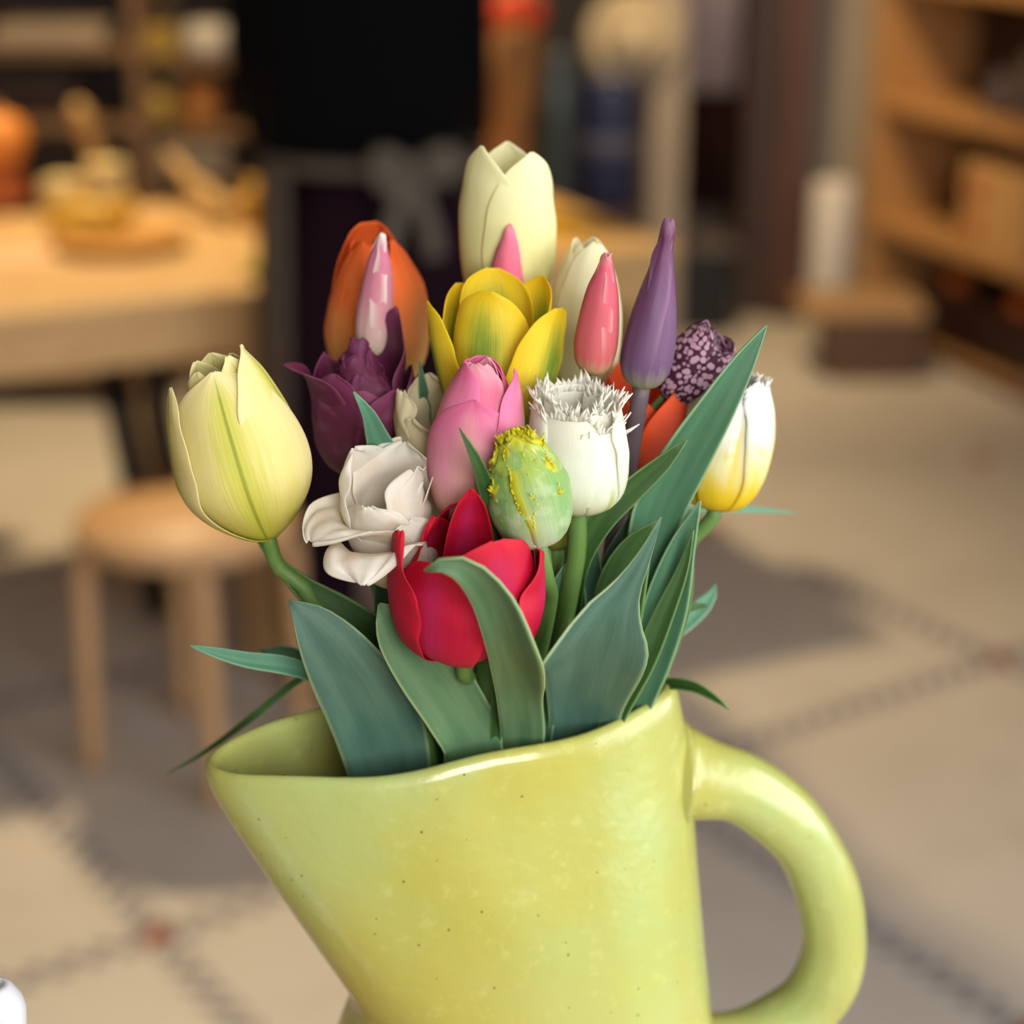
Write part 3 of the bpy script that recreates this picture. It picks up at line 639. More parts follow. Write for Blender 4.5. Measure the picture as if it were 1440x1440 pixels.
rings.append(jug_ring(.993, .0006)); rings.append(jug_ring(1.0, .0020)); rings.append(jug_ring(1.0, .0036)); rings.append(jug_ring(.993, .0048))
for k in [.98 - .92*i/24 for i in range(0, 25)]: rings.append(jug_ring(k, .0053))
V = [p for r in rings for p in r]; F = []
for i in range(len(rings)-1):
    for j in range(N): F.append((i*N+j, i*N+(j+1) % N, (i+1)*N+(j+1) % N, (i+1)*N+j))
F.append(tuple(range(N-1, -1, -1))); F.append(tuple((len(rings)-1)*N+j for j in range(N)))
link('body', mesh(V, F), M_glaze, jug)
hp = catmull([(905,1090),(955,1092),(985,1094),(1045,1108),(1112,1160),(1156,1230),(1172,1305),(1163,1368),(1130,1422),(1075,1460),(1000,1480),(940,1484)], 60)
hr = [interp([(0, .010), (.08, .0195), (.12, .0172), (.17, .0145), (.24, .0128), (.5, .0118), (.8, .0125), (.9, .0145), (.95, .018), (1, .014)], i/60)[0] for i in range(61)]
hpts = []
for i, (x, y) in enumerate(hp):
    s, z = atJ(x, y); hpts.append(JC + SD*s + TD*(.0012*math.sin(i*.3)) + Vector((0, 0, z - JC.z)))
link('handle', tube_mesh(hpts, [r*(1+.02*math.sin(i*.7)) for i, r in enumerate(hr)], 28, 1.08), M_glaze, jug)

# white ceramic neighbour, just showing at the picture's edge
wp = atY(-4, 1420, .50); wz = wp.z
wv = empty('white_vase', (wp.x, wp.y, ZT), 'plain white rounded ceramic vase standing beside the yellow jug', 'vase')
link('body', lathe_mesh([(.012, ZT-wz), (.022, ZT-wz+.002), (.026, ZT-wz+.02), (.025, -.055), (.016, -.03), (.0085, -.014), (.0082, -.008), (.0088, 0), (.0078, .004), (.0050, .0085), (.0028, .0095), (.0022, .007)], (wp.x, wp.y, wz), 40), M_white, wv)

# ------------------------------------------------------------------ flowers
PROF = {
 'closed': [(0,.03,0),(.12,.17,.05),(.3,.265,.24),(.55,.285,.52),(.8,.22,.79),(1,.10,1)],
 'egg':    [(0,.03,0),(.12,.17,.05),(.3,.26,.24),(.55,.29,.52),(.8,.265,.79),(1,.20,1)],
 'bud':    [(0,.03,0),(.1,.12,.05),(.25,.165,.22),(.5,.15,.5),(.75,.10,.76),(1,.02,1)],
 'flare':  [(0,.03,0),(.12,.21,.04),(.3,.33,.2),(.6,.385,.52),(.85,.385,.8),(1,.40,1)],
 'taper':  [(0,.03,0),(.12,.12,.07),(.28,.24,.24),(.42,.295,.40),(.6,.275,.58),(.8,.215,.8),(1,.13,1)],
 'barrel': [(0,.03,0),(.1,.25,.03),(.3,.40,.2),(.6,.435,.52),(.85,.40,.8),(1,.36,1)],
 'goblet': [(0,.03,0),(.12,.20,.04),(.3,.32,.2),(.6,.37,.52),(.85,.36,.8),(1,.33,1)],
 'reflex': [(0,.03,0),(.15,.2,.06),(.4,.33,.36),(.65,.37,.64),(.85,.44,.84),(1,.58,.93)],
 'curl':   [(0,.03,0),(.15,.22,.06),(.4,.36,.34),(.6,.42,.56),(.8,.56,.68),(.92,.70,.66),(1,.78,.58)],
 'twist':  [(0,.03,0),(.08,.10,.03),(.2,.145,.15),(.4,.13,.4),(.62,.085,.64),(.8,.045,.82),(.94,.036,.95),(1,.022,1)],
}
WP = {
 'pt': [(0,.3),(.15,.6),(.35,.92),(.55,1),(.75,.84),(.9,.48),(1,.02)],
 'rd': [(0,.3),(.15,.6),(.4,.93),(.65,1),(.84,.85),(.95,.52),(1,.10)],
 'fr': [(0,.3),(.2,.66),(.5,.95),(.8,1),(.93,.86),(1,.62)],
 'sl': [(0,.4),(.2,.85),(.4,1),(.6,.9),(.8,.6),(.92,.34),(1,.03)],
}
def petal(root, B, ax, e0, e1, L, mat, phi=0, l=1, w=.72, prof='closed', wp='pt', fat=1, lean=0, ruf=.008, rf=2.5, cup=1, edge=0, fringe=0, fu=.6, seed=0, tw=0, dz=0, name='petal', nu=22, nv=14, fcol=None, notch=0, rid=.010):
    rg = random.Random(seed*31 + int(phi*7) + 5); ph = rg.random()*6.28; ph2 = rg.random()*6.28
    phi = R(phi); er = e0*math.cos(phi) + e1*math.sin(phi); et = e1*math.cos(phi) - e0*math.sin(phi)
    P = PROF[prof] if isinstance(prof, str) else prof; Wt = WP[wp] if isinstance(wp, str) else wp
    V = []; UV = []; F = []; cl, sl = math.cos(R(lean)), math.sin(R(lean)); LL = L*l
    for i in range(nu+1):
        u = 1 - (1 - i/nu)**1.35
        r, h = interp(P, u); r *= L*l**.35*fat; h *= LL; hw = interp(Wt, u)[0]*w*LL/2
        for j in range(nv+1):
            v = -1 + 2*j/nv
            Rc = max(r*cup, hw*.42, .002); an = max(-2.3, min(2.3, v*hw/Rc))
            tg = Rc*math.sin(an); rr = r - Rc*(1 - math.cos(an)) + edge*LL*v*v*min(1, u*1.6) - rid*LL*math.exp(-(v/.16)**2)*min(1, u*3)*(1.1-u)
            hh = h - notch*LL*(v*v)*u*u
            if ruf:
                g = abs(v)**1.4*min(1, u*1.3) + .55*max(0, u-.55)
                q = math.sin(6.28*rf*u + ph + 1.3*v) + .6*math.sin(6.28*rf*1.9*u + ph2 - 2.5*v + (2.5*rf)*v)
                rr += ruf*LL*g*q; hh += ruf*LL*.6*g*math.cos(6.28*rf*.8*v + ph2); tg += ruf*LL*.4*g*math.sin(6.28*rf*u+ph2)
            r2 = rr*cl + hh*sl; h2 = hh*cl - rr*sl
            tg2 = tg*math.cos(tw*u) ; r2 += tg*math.sin(tw*u)
            V.append(B + ax*(h2 + dz*L) + er*r2 + et*tg2); UV.append(((v+1)/2, u))
    for i in range(nu):
        for j in range(nv):
            a = i*(nv+1)+j; F.append((a, a+1, a+nv+2, a+nv+1))
    if fringe:
        c = B + ax*(.45*LL) + er*.2*LL
        edgeidx = [(i*(nv+1)+sd, i/nu) for sd in (0, nv) for i in range(int(nu*fu), nu)] + [(nu*(nv+1)+j, 1) for j in range(nv+1)]
        seq = [i*(nv+1) for i in range(int(nu*fu), nu+1)] + [nu*(nv+1)+j for j in range(1, nv+1)] + [i*(nv+1)+nv for i in range(nu-1, int(nu*fu)-1, -1)]
        for q in range(len(seq)-1):
            p0, p1 = V[seq[q]], V[seq[q+1]]; e = p1 - p0
            n = max(1, int(e.length/.0010))
            for z in range(n):
                m0 = p0 + e*(z/n); m1 = p0 + e*((z+1.25)/n); out = ((m0+m1)/2 - c)
                inn = V[max(0, seq[q]-(nv+1))]
                d = (out.normalized()*.6 + ax*.5 + er*rg.uniform(-.35, .65) + et*rg.uniform(-.55, .55)).normalized()
                k = len(V); ln = fringe*rg.uniform(.35, 1.25)
                mid = (m0+m1)/2 + d*ln*.5 + er*rg.uniform(-.2, .3)*ln; wv_ = (m1-m0)*.28
                V += [m0, m1, mid - wv_, mid + wv_, mid + d*ln*.55 + er*rg.uniform(-.2, .35)*ln]; UV += [(.02, .97)]*5
                F += [(k, k+1, k+3, k+2), (k+2, k+3, k+4)]
    me = mesh(V, F, UV); o = link(name, me, mat, root)
    sm = o.modifiers.new('thickness', 'SOLIDIFY'); sm.thickness = .00045; sm.offset = 0
    if not fringe:
        ss = o.modifiers.new('smooth', 'SUBSURF'); ss.levels = 1; ss.render_levels = 1
    return o
M_stem = leaf_mat('stem_green', '#5d7f3c', '#6c8f48', '#6c8f48', .15); M_pstem = leaf_mat('stem_purple_grey', '#5a4a58', '#6d5a63', '#6d5a63', .15)
M_bstem = leaf_mat('stem_brown_green', '#6d6448', '#7b7050', '#7b7050', .15)
FL = {}
def flower(key, name, label, base, tip, petals, mat, via=(), end=None, stem=M_stem, sr=.0030, cat='tulip', group=None, sk=.010):
    B = atY(*base); T = atY(*tip); ax = (T - B); L = ax.length; ax.normalize()
    vw = (CAM - B).normalized(); e0 = (vw - ax*vw.dot(ax)).normalized(); e1 = (RT - ax*RT.dot(ax) - e0*RT.dot(e0)).normalized()
    root = empty(name, B, label, cat, group)
    for i, p in enumerate(petals):
        p = dict(p); m = p.pop('mat', mat); petal(root, B, ax, e0, e1, L, m, seed=i + len(key)*3, **p)
    end = end or (700, 1420, JY)
    E = atY(*end); pts = [tuple(B + ax*.003), tuple(B - ax*sk)] + [tuple(atY(*q)) for q in via] + [tuple((E + Vector((0, 0, .08)))), tuple(E)]
    cp = [Vector(q) for q in chordal(pts, 40)]
    me = tube_mesh(cp, [sr*(.85 + .3*i/40) for i in range(41)], 12)
    ul = me.uv_layers.new(name='UVMap')
    for lp in me.loops: ul.data[lp.index].uv = (.3 + .4*((lp.vertex_index % 12)/12), (lp.vertex_index//12)/40)
    link('stem', me, stem, root)
    FL[key] = (root, E, cp); return root
def leaf(key, pts, mat, cup=.25, cupl=None, cupr=None, wav=0, n=44, nv=12, name='leaf', join=True, thick=.0007):
    """pts: (x, y, Y, left half-width px, right half-width px, twist deg); first point at the leaf's foot"""
    root, E, cp = FL[key]
    rows = []
    for q_ in pts:
        (x, y, Y, wl, wr, tw) = q_[:6]; cl, cr = q_[6:8] if len(q_) > 6 else (cup if cupl is None else cupl, cup if cupr is None else cupr)
        p = atY(x, y, Y); k = (p - CAM).dot(FW)/FPX; rows.append((p.x, p.y, p.z, wl*k, wr*k, tw, cl, cr))
    if join:
        k = rows[0]; rows = [(E.x, E.y, E.z + .01, .003, .003, k[5], k[6], k[7])] + [(E.x*.35 + k[0]*.65, E.y*.35 + k[1]*.65, (E.z + .02)*.3 + k[2]*.7, k[3]*.8, k[4]*.8, k[5], k[6], k[7])] + rows
    S = chordal(rows, n); V = []; UV = []; F = []
    C = [Vector(s[:3]) for s in S]
    for i, s in enumerate(S):
        t = (C[min(i+1, n)] - C[max(i-1, 0)]).normalized(); vw = (CAM - C[i]).normalized()
        sd = vw.cross(t)
        if sd.length < .05: sd = RT.copy()
        # left-to-right in the picture when the leaf runs upward
        sd = t.cross(vw).normalized(); nr = sd.cross(t).normalized()
        q = Matrix.Rotation(R(s[5]), 3, t); sd = q @ sd; nr = q @ nr
        for j in range(nv+1):
            v = -1 + 2*j/nv; hw = max(.0001, s[3] if v < 0 else s[4]); cc = s[6] if v < 0 else s[7]
            V.append(C[i] + sd*(v*hw) + nr*(cc*hw*abs(v)**1.7 + wav*math.sin(i*.55 + v*2)*abs(v)**2*hw)); UV.append(((v+1)/2, i/n))
    for i in range(n):
        for j in range(nv):
            a = i*(nv+1)+j; F.append((a, a+1, a+nv+2, a+nv+1))
    o = link(name, mesh(V, F, UV), mat, root)
    sm = o.modifiers.new('thickness', 'SOLIDIFY'); sm.thickness = thick; sm.offset = 0
    return o

# petal colours
P_cream = petal_mat('cream_petal', [(0, '#a8ad4e'), (.18, '#d9d37c'), (.5, '#eae5a6'), (1, '#efebbf')], streak=.05, transl=.35)
P_cream2 = petal_mat('ivory_petal', [(0, '#c9c07a'), (.3, '#ece4b4'), (1, '#efe9c4')], mid=('#e3d884', .35, .1, 1.1, .6), streak=.06, transl=.35)
P_pale = petal_mat('pale_yellow_petal', [(0, '#a3a52f'), (.14, '#d3ca55'), (.4, '#e6da8c'), (1, '#ecdf9a')], mid=('#cfcf4a', .42, .02, 1.15, .8), edge=('#eee2ad', .5, .6), streak=.08, line=('#8a962a', .034, .7))
P_rib = plain('green_petal_rib', '#8f9a2c', .5, .1, 60)
P_yel = petal_mat('yellow_green_petal', [(0, '#6a9438'), (.2, '#b9c446'), (.42, '#ecd950'), (1, '#f2dc38')], mid=('#78a23c', .55, .0, 1.02, .9), edge=('#efd020', .5, .75), streak=.12, transl=.4)
P_org = petal_mat('orange_petal', [(0, '#8f9440'), (.22, '#cda24a'), (.5, '#ee9550'), (.8, '#ee7838'), (1, '#e8622a')], edge=('#ee6d2c', .45, .6), mid=('#e3a95e', .5, .05, .8, .6), streak=.12)
P_pwbud = petal_mat('pink_white_bud_petal', [(0, '#a8a060'), (.1, '#e2cfb8'), (.5, '#d98fa0'), (1, '#cf6f90')], edge=('#efe3d8', .55, .95), streak=.08)
P_pbud = petal_mat('coral_pink_bud_petal', [(0, '#a79a4e'), (.1, '#c9a078'), (.22, '#d46a6c'), (1, '#e0647c')], edge=('#e9a6a6', .72, .8), streak=.1)
P_hot = petal_mat('rose_bud_petal', [(0, '#cc6a70'), (.4, '#e2667f'), (1, '#ea7f98')], edge=('#ee9cb0', .7, .6), streak=.1)
P_purp = petal_mat('mauve_bud_petal', [(0, '#a9b36e'), (.09, '#8f8a78'), (.2, '#775a7c'), (.6, '#754b70'), (1, '#6d2f52')], edge=('#99708f', .7, .7), streak=.12, rough=.38)
P_frit = petal_mat('chequered_petal', [(0, '#4d2137'), (1, '#5a2742')], patt=('#4b1c33', '#c99fb4'), streak=.1)
P_redo = petal_mat('orange_red_petal', [(0, '#b8483c'), (.4, '#d95a48'), (1, '#e8541f')], edge=('#ee5a1c', .5, .9), streak=.1)
P_wyf = petal_mat('white_yellow_petal', [(0, '#e0b818'), (.25, '#e8cc2c'), (.45, '#e8e0a0'), (.65, '#e9eadb'), (1, '#eef0ea')], mid=('#e6d36a', .18, .3, .95, .8), streak=.06, blotch=('#e9cf3c', 1.5, .55, .45))
P_dark = petal_mat('aubergine_petal', [(0, '#6d4048'), (.3, '#6a3448'), (.7, '#5e243f'), (1, '#74264f')], edge=('#8d4a68', .82, .6), streak=.14, transl=.2, blotch=('#7d5062', 1.2, .5, .5))
P_darkin = petal_mat('deep_aubergine_petal', [(0, '#561f38'), (.5, '#561f38'), (1, '#5e243f')], edge=('#7d3a64', .85, .5), streak=.2, transl=.12)
P_whi = petal_mat('white_ruffled_petal', [(0, '#d6c9a0'), (.3, '#e8dcc4'), (1, '#f5f1e8')], streak=.04, transl=.42, blotch=('#ecd9c6', 1.2, .5, .5))
P_crm = petal_mat('cream_ruffled_petal', [(0, '#b9aa74'), (.4, '#d9caa0'), (1, '#e3d7b2')], streak=.05)
P_pink = petal_mat('pink_petal', [(0, '#e0bc98'), (.3, '#e8b5a8'), (.55, '#ea9fb6'), (.85, '#e882a8'), (1, '#e36c98')], mid=('#e8b4a0', .4, .05, 1.0, .7), edge=('#e672a2', .5, .5), streak=.1)
P_pinkin = petal_mat('rose_inner_petal', [(0, '#e0809a'), (.6, '#e0638c'), (1, '#e8849e')], edge=('#efb0b8', .8, .8), streak=.16)
P_wf = petal_mat('white_fringed_petal', [(0, '#cfd68a'), (.2, '#e3e6c0'), (.5, '#edf0e2'), (1, '#f6f4ea')], mid=('#b9cc58', .22, .0, .6, .75), streak=.04, transl=.48)
P_par = petal_mat('parrot_petal', [(0, '#c3ccb0'), (.25, '#b6c79c'), (.6, '#94b56a'), (1, '#b9c83a')], mid=('#7fae62', .5, .1, 1.1, .75), edge=('#d8cf28', .72, 1.0), streak=.3, blotch=('#dfe3c6', 1.6, .5, .3))
P_red = petal_mat('crimson_petal', [(0, '#b98a78'), (.1, '#bf3048'), (.3, '#c0183c'), (1, '#c41232')], mid=('#c22a60', .45, .15, 1.1, .7), edge=('#dc2034', .8, .6), streak=.14, transl=.28)
P_oli = petal_mat('olive_petal', [(0, '#6f7630'), (.5, '#9a9438'), (1, '#b0a040')], streak=.1)
L_blue = leaf_mat('blue_green_leaf', '#5f8272', '#486c60', '#a3ba8a'); L_mid = leaf_mat('grey_green_leaf', '#6b8b66', '#557a57', '#adc490')
L_dk = leaf_mat('dark_green_leaf', '#36592a', '#426830', '#86a868', transl=.2); L_teal = leaf_mat('teal_leaf', '#5d9478', '#6aa286', '#a8cfb0', vein=.1)
L_jade = leaf_mat('jade_leaf', '#578466', '#437254', '#9dbf92', vein=.15)

def six(w=.74, wi=.62, prof='closed', wp='pt', fat=1, lean=0, a0=0, **k):
    return [dict(phi=a0 + 120*i, w=w, prof=prof, wp=wp, fat=fat, lean=lean, **k) for i in range(3)] + [dict(phi=a0 + 60 + 120*i, w=wi, prof=prof, wp=wp, fat=fat*.9, lean=lean, l=.96, **k) for i in range(3)]

# --- back row
flower('cream_top', 'tulip', 'tall pale cream tulip standing highest, above the yellow and green tulip', (712, 452, .640), (713, 205, .640),
  [dict(phi=-48, w=.66, prof='egg', fat=.92, l=1.02), dict(phi=42, w=.70, prof='egg', fat=.96, l=.99), dict(phi=180, w=.7, prof='egg', fat=.8, l=1.0), dict(phi=110, w=.6, prof='egg', fat=.9, l=.93), dict(phi=-115, w=.6, prof='egg', fat=.9, l=.93)], P_cream, via=[(712, 560, .635)], end=(690, 1430, .59))
flower('rose_tip', 'tulip', 'slim rose pink bud tip in front of the tall cream tulip', (706, 470, .622), (717, 314, .622),
  [dict(phi=10, w=.36, prof='bud', wp='sl'), dict(phi=130, w=.36, prof='bud', wp='sl', l=.97), dict(phi=-110, w=.36, prof='bud', wp='sl', l=.97)], P_hot, via=[(700, 600, .62)], end=(670, 1430, .585))
flower('ivory', 'tulip', 'ivory cream tulip half hidden behind the coral pink bud', (815, 565, .628), (826, 336, .628),
  [dict(phi=35, w=.66, prof='closed', fat=.80, l=1.0), dict(phi=-30, w=.62, prof='closed', fat=.76, l=.98), dict(phi=150, w=.6, fat=.75), dict(phi=-110, w=.6, fat=.75), dict(phi=95, w=.55, fat=.8, l=.92)], P_cream2, via=[(812, 650, .62)], end=(760, 1430, .59))
flower('orange', 'tulip', 'soft orange tulip behind the pink and white bud', (533, 550, .652), (520, 322, .648),
  [dict(phi=-52, w=.50, fat=1.06, l=.84, cup=1.2), dict(phi=62, w=.52, fat=1.08, l=.95, cup=1.1, lean=2), dict(phi=2, w=.46, fat=.82, l=.93), dict(phi=180, w=.7, fat=.9, l=1.02, wp='rd'), dict(phi=-110, w=.6, fat=.95, l=.93), dict(phi=120, w=.6, fat=.9, l=.98), dict(phi=-30, w=.5, fat=.86, l=.95)], P_org, via=[(545, 650, .605)], end=(640, 1430, .58))
flower('pw_bud', 'tulip', 'narrow pink and white striped bud in front of the orange tulip', (522, 500, .620), (537, 328, .616),
  [dict(phi=-38, w=.36, prof='bud', wp='sl', fat=.85), dict(phi=55, w=.36, prof='bud', wp='sl', fat=.85), dict(phi=180, w=.36, prof='bud', wp='sl', fat=.85)], P_pwbud, via=[(520, 580, .626)], end=(640, 1430, .575), stem=M_stem, sr=.0022)
flower('yellow', 'tulip', 'open yellow tulip with green flamed petals', (692, 605, .596), (700, 412, .600),
  [dict(phi=-80, w=.62, prof='goblet', lean=13, l=1.02, fat=.85, wp='rd'), dict(phi=-16, w=.72, prof='goblet', lean=0, l=1.05, fat=.80, wp='rd'), dict(phi=56, w=.70, prof='goblet', lean=11, l=1.04, fat=1.0, wp='rd'),
   dict(phi=190, w=.80, prof='goblet', lean=2, l=1.15, wp='rd', fat=.70), dict(phi=125, w=.62, prof='goblet', lean=6, l=1.14, wp='rd', fat=.8), dict(phi=-130, w=.6, prof='goblet', lean=2, l=1.04, wp='rd')], P_yel, via=[(690, 680, .592)], end=(690, 1430, .58))
flower('coral', 'tulip', 'slim coral pink bud beside the mauve pointed bud', (833, 526, .585), (854, 356, .585),
  [dict(phi=-35, w=.46, prof='bud', wp='sl', fat=1.05), dict(phi=85, w=.46, prof='bud', wp='sl', fat=1.05), dict(phi=205, w=.46, prof='bud', wp='sl')], P_pbud, via=[(828, 580, .587)], end=(760, 1430, .575), stem=M_bstem, sr=.0020)
flower('mauve', 'tulip', 'long pointed mauve bud with a twisted tip', (902, 545, .585), (941, 306, .588),
  [dict(phi=-40, w=.36, prof='twist', wp='sl', fat=1.05, tw=.25), dict(phi=70, w=.38, prof='twist', wp='sl', fat=1.05, tw=.2), dict(phi=180, w=.36, prof='twist', wp='sl', l=.97), dict(phi=-105, w=.30, prof='twist', wp='sl', l=.93)], P_purp, via=[(893, 600, .588), (880, 680, .590), (866, 745, .590)], end=(800, 1430, .582), stem=M_pstem, sr=.0033)
flower('orange_red', 'tulip', 'orange red tulip tucked under the chequered bell', (912, 690, .606), (905, 520, .612),
  [dict(phi=35, w=.74, prof='goblet', fat=.95, lean=8, l=.90), dict(phi=-55, w=.6, prof='goblet', lean=4, fat=.8), dict(phi=-10, w=.6, prof='goblet', fat=.8, l=.82), dict(phi=105, w=.8, prof='goblet', lean=10, l=.88, wp='rd'), dict(phi=-130, w=.7, prof='goblet', l=1.05, fat=.8), dict(phi=170, w=.7, prof='goblet', l=1.05, fat=.8)], P_redo, via=[(900, 760, .61)], end=(800, 1430, .59))
flower('fritillary', 'fritillary', 'nodding chequered purple and white bell flower beside the mauve bud', (934, 556, .604), (1010, 472, .604),
  [dict(phi=-45, w=.80, prof='egg', wp='rd', fat=1.25, l=1.02, rid=.02), dict(phi=12, w=.74, prof='egg', wp='rd', fat=1.22, l=.93, rid=.02), dict(phi=72, w=.78, prof='egg', wp='rd', fat=1.3, l=1.0, lean=3, rid=.02), dict(phi=132, w=.78, prof='egg', wp='rd', fat=1.22, l=1.05), dict(phi=192, w=.78, prof='egg', wp='rd', fat=1.2), dict(phi=-105, w=.78, prof='egg', wp='rd', l=1.04, fat=1.22)], P_frit,
  via=[(916, 574, .603), (898, 615, .602), (893, 680, .602), (880, 760, .600)], end=(800, 1430, .588), sr=.0013, cat='flower')
flower('fringe_right', 'tulip', 'white fringed tulip with a yellow base behind the tall upright leaf', (1004, 716, .600), (1028, 530, .606),
  [dict(phi=-48, w=.80, prof='egg', wp='fr', fat=1.20, fringe=.0022, fu=.8, l=1.0), dict(phi=20, w=.78, prof='egg', wp='fr', fat=1.22, fringe=.0022, fu=.8, l=.93), dict(phi=80, w=.7, prof='egg', wp='fr', fat=1.24, fringe=.0022, fu=.8, l=.98, lean=2), dict(phi=135, w=.7, prof='egg', wp='fr', fringe=.0022, fu=.8), dict(phi=-110, w=.7, prof='egg', wp='fr', fringe=.0022, fu=.8, l=1.03, fat=1.1), dict(phi=190, w=.7, prof='egg', wp='fr', fringe=.0022, fu=.8)], P_wyf,
  via=[(968, 765, .600), (935, 860, .597)], end=(840, 1430, .588), sk=.003)
# --- middle row
flower('pale', 'tulip', 'pale yellow tulip leaning out over the spout, with a narrow leaf at its stem', (378, 756, .570), (298, 505, .566),
  [dict(prof='taper', phi=-6, w=.92, fat=1.16, l=.98, rid=.02, cup=1.08), dict(prof='taper', phi=-84, w=.52, fat=1.10, l=.95, lean=6, cup=1.4), dict(prof='taper', phi=76, w=.70, fat=1.06, l=1.04, lean=1), dict(prof='taper', phi=180, w=.75, fat=.9, l=1.0), dict(prof='taper', phi=-135, w=.6, fat=.88, l=.99), dict(prof='taper', phi=125, w=.7, fat=.98, l=.98), dict(prof='taper', phi=-50, w=.6, fat=.90, l=.98), dict(prof='taper', phi=40, w=.5, fat=.92, l=1.02)], P_pale,
  via=[(428, 828, .571)], end=(570, 1420, .572))
flower('aubergine', 'tulip', 'dark aubergine double tulip with waxy outer petals', (512, 664, .606), (506, 478, .604),
  [dict(phi=-66, w=.62, prof='reflex', fat=.92, lean=2, l=.98, wp='rd'), dict(phi=-34, w=.60, prof='goblet', fat=1.02, l=.84, wp='rd', edge=.03), dict(phi=40, w=.86, prof='goblet', fat=1.04, l=.73, wp='rd', lean=3, edge=.02), dict(phi=0, w=.6, prof='goblet', fat=.95, l=.72, wp='rd'), dict(phi=88, w=.75, prof='goblet', fat=1.05, l=.82, lean=3, wp='rd'), dict(phi=118, w=.62, prof='goblet', fat=.72, l=1.20, wp='pt', lean=2, ruf=.02), dict(phi=-125, w=.7, prof='goblet', l=.86), dict(phi=180, w=.7, prof='goblet', l=.9)]
  + [dict(phi=20 + 83*i, w=.52, prof='closed', fat=1.18 - .09*i, l=.80 + .025*i, ruf=.04, rf=3, mat=P_darkin, wp='rd', dz=.02) for i in range(9)], P_dark, via=[(516, 740, .600)], end=(600, 1430, .57))
flower('cream_ruffled', 'tulip', 'cream ruffled tulip behind the white ruffled one', (612, 735, .590), (603, 545, .590),
  [dict(phi=-25, w=.5, prof='goblet', fat=.78, ruf=.05, wp='rd', l=.85), dict(phi=40, w=.6, prof='goblet', fat=.80, ruf=.05, wp='rd', l=.75), dict(phi=-80, w=.5, prof='goblet', fat=.66, ruf=.04, wp='rd'), dict(phi=100, w=.6, prof='goblet', fat=.5, ruf=.04, wp='rd', l=1.02), dict(phi=180, w=.6, prof='goblet', fat=.5, ruf=.04, wp='rd', l=1.05)], P_crm, via=[(610, 800, .588)], end=(650, 1430, .58))
flower('pink', 'tulip', 'upright pink double tulip above the crimson tulip', (668, 738, .565), (678, 500, .565),
  [dict(phi=-10, w=1.0, prof='egg', fat=1.04, l=.80, wp='pt', cup=1.05), dict(phi=80, w=.62, fat=.92, l=.94, wp='pt', prof='egg'), dict(phi=-86, w=.66, fat=.93, l=.97, wp='rd'), dict(phi=180, w=.7, fat=.8, l=.98, wp='rd'), dict(phi=125, w=.6, fat=.85, l=.95), dict(phi=-128, w=.6, fat=.82, l=.97, wp='rd')]
  + [dict(phi=45, w=.5, fat=.80, l=.93, wp='pt', mat=P_pinkin), dict(phi=-40, w=.6, fat=.84, l=.97, wp='rd', mat=P_pinkin, ruf=.02), dict(phi=150, w=.5, fat=.6, l=.98, mat=P_pinkin), dict(phi=10, w=.5, fat=.62, l=.96, wp='rd', mat=P_pinkin, ruf=.02)], P_pink, via=[(672, 800, .567)], end=(690, 1430, .57))
flower('fringe_mid', 'tulip', 'white fringed tulip with ragged frilled tips beside the parrot bud', (812, 716, .566), (813, 548, .566),
  [dict(phi=-30, w=.92, prof='barrel', wp='fr', fat=.98, fringe=.0042, fu=.86, l=.84, cup=1.0), dict(phi=48, w=.80, prof='barrel', wp='fr', fat=.98, fringe=.0042, fu=.86, l=.72, lean=1), dict(phi=100, w=.8, prof='barrel', wp='fr', fat=.98, fringe=.0042, fu=.86, l=.86), dict(phi=-95, w=.85, prof='barrel', wp='fr', fat=.98, fringe=.0042, fu=.86, l=.93), dict(phi=160, w=.9, prof='goblet', wp='fr', fringe=.0042, fu=.86, fat=.95, l=.90), dict(phi=-150, w=.9, prof='goblet', wp='fr', fringe=.0042, fu=.86, fat=.95, l=.96),
   dict(phi=15, w=.7, prof='barrel', wp='fr', fringe=.0042, fat=.75, l=.86, fu=.86, ruf=.03), dict(phi=-70, w=.7, prof='barrel', wp='fr', fringe=.0042, fat=.72, l=.93, fu=.86, ruf=.03), dict(phi=110, w=.6, prof='goblet', wp='fr', fringe=.0042, fat=.6, l=.9, fu=.86, ruf=.03)], P_wf, via=[(809, 790, .567)], end=(740, 1430, .575), sr=.0036)
# --- front row
flower('olive', 'tulip', 'small olive yellow bud below the white fringed tulip', (783, 772, .578), (782, 655, .578), six(prof='closed', fat=.85, w=.7), P_oli, via=[(780, 850, .575)], end=(730, 1430, .575), sr=.0028)
flower('white', 'tulip', 'white ruffled tulip with wavy open petals beside the crimson tulip', (568, 812, .562), (534, 650, .556),
  [dict(phi=-66, w=1.0, prof='curl', l=.96, ruf=.05, wp='rd', fat=.95, lean=-4), dict(phi=-22, w=.85, prof='curl', l=.98, ruf=.04, wp='rd', fat=.98, lean=9), dict(phi=22, w=.95, prof='goblet', l=.66, ruf=.04, wp='rd', fat=1.0, lean=4), dict(phi=85, w=.8, prof='goblet', l=.80, ruf=.04, wp='rd', fat=.85), dict(phi=150, w=.95, prof='reflex', l=1.0, ruf=.05, wp='rd', fat=.8), dict(phi=-140, w=1.0, prof='goblet', l=1.04, ruf=.06, wp='rd', fat=.9), dict(phi=-30, w=1.0, prof='goblet', l=.80, ruf=.045, wp='rd', fat=1.0), dict(phi=60, w=.8, prof='goblet', l=.94, ruf=.06, wp='rd', fat=.8)], P_whi, via=[(564, 870, .566)], end=(620, 1430, .565))
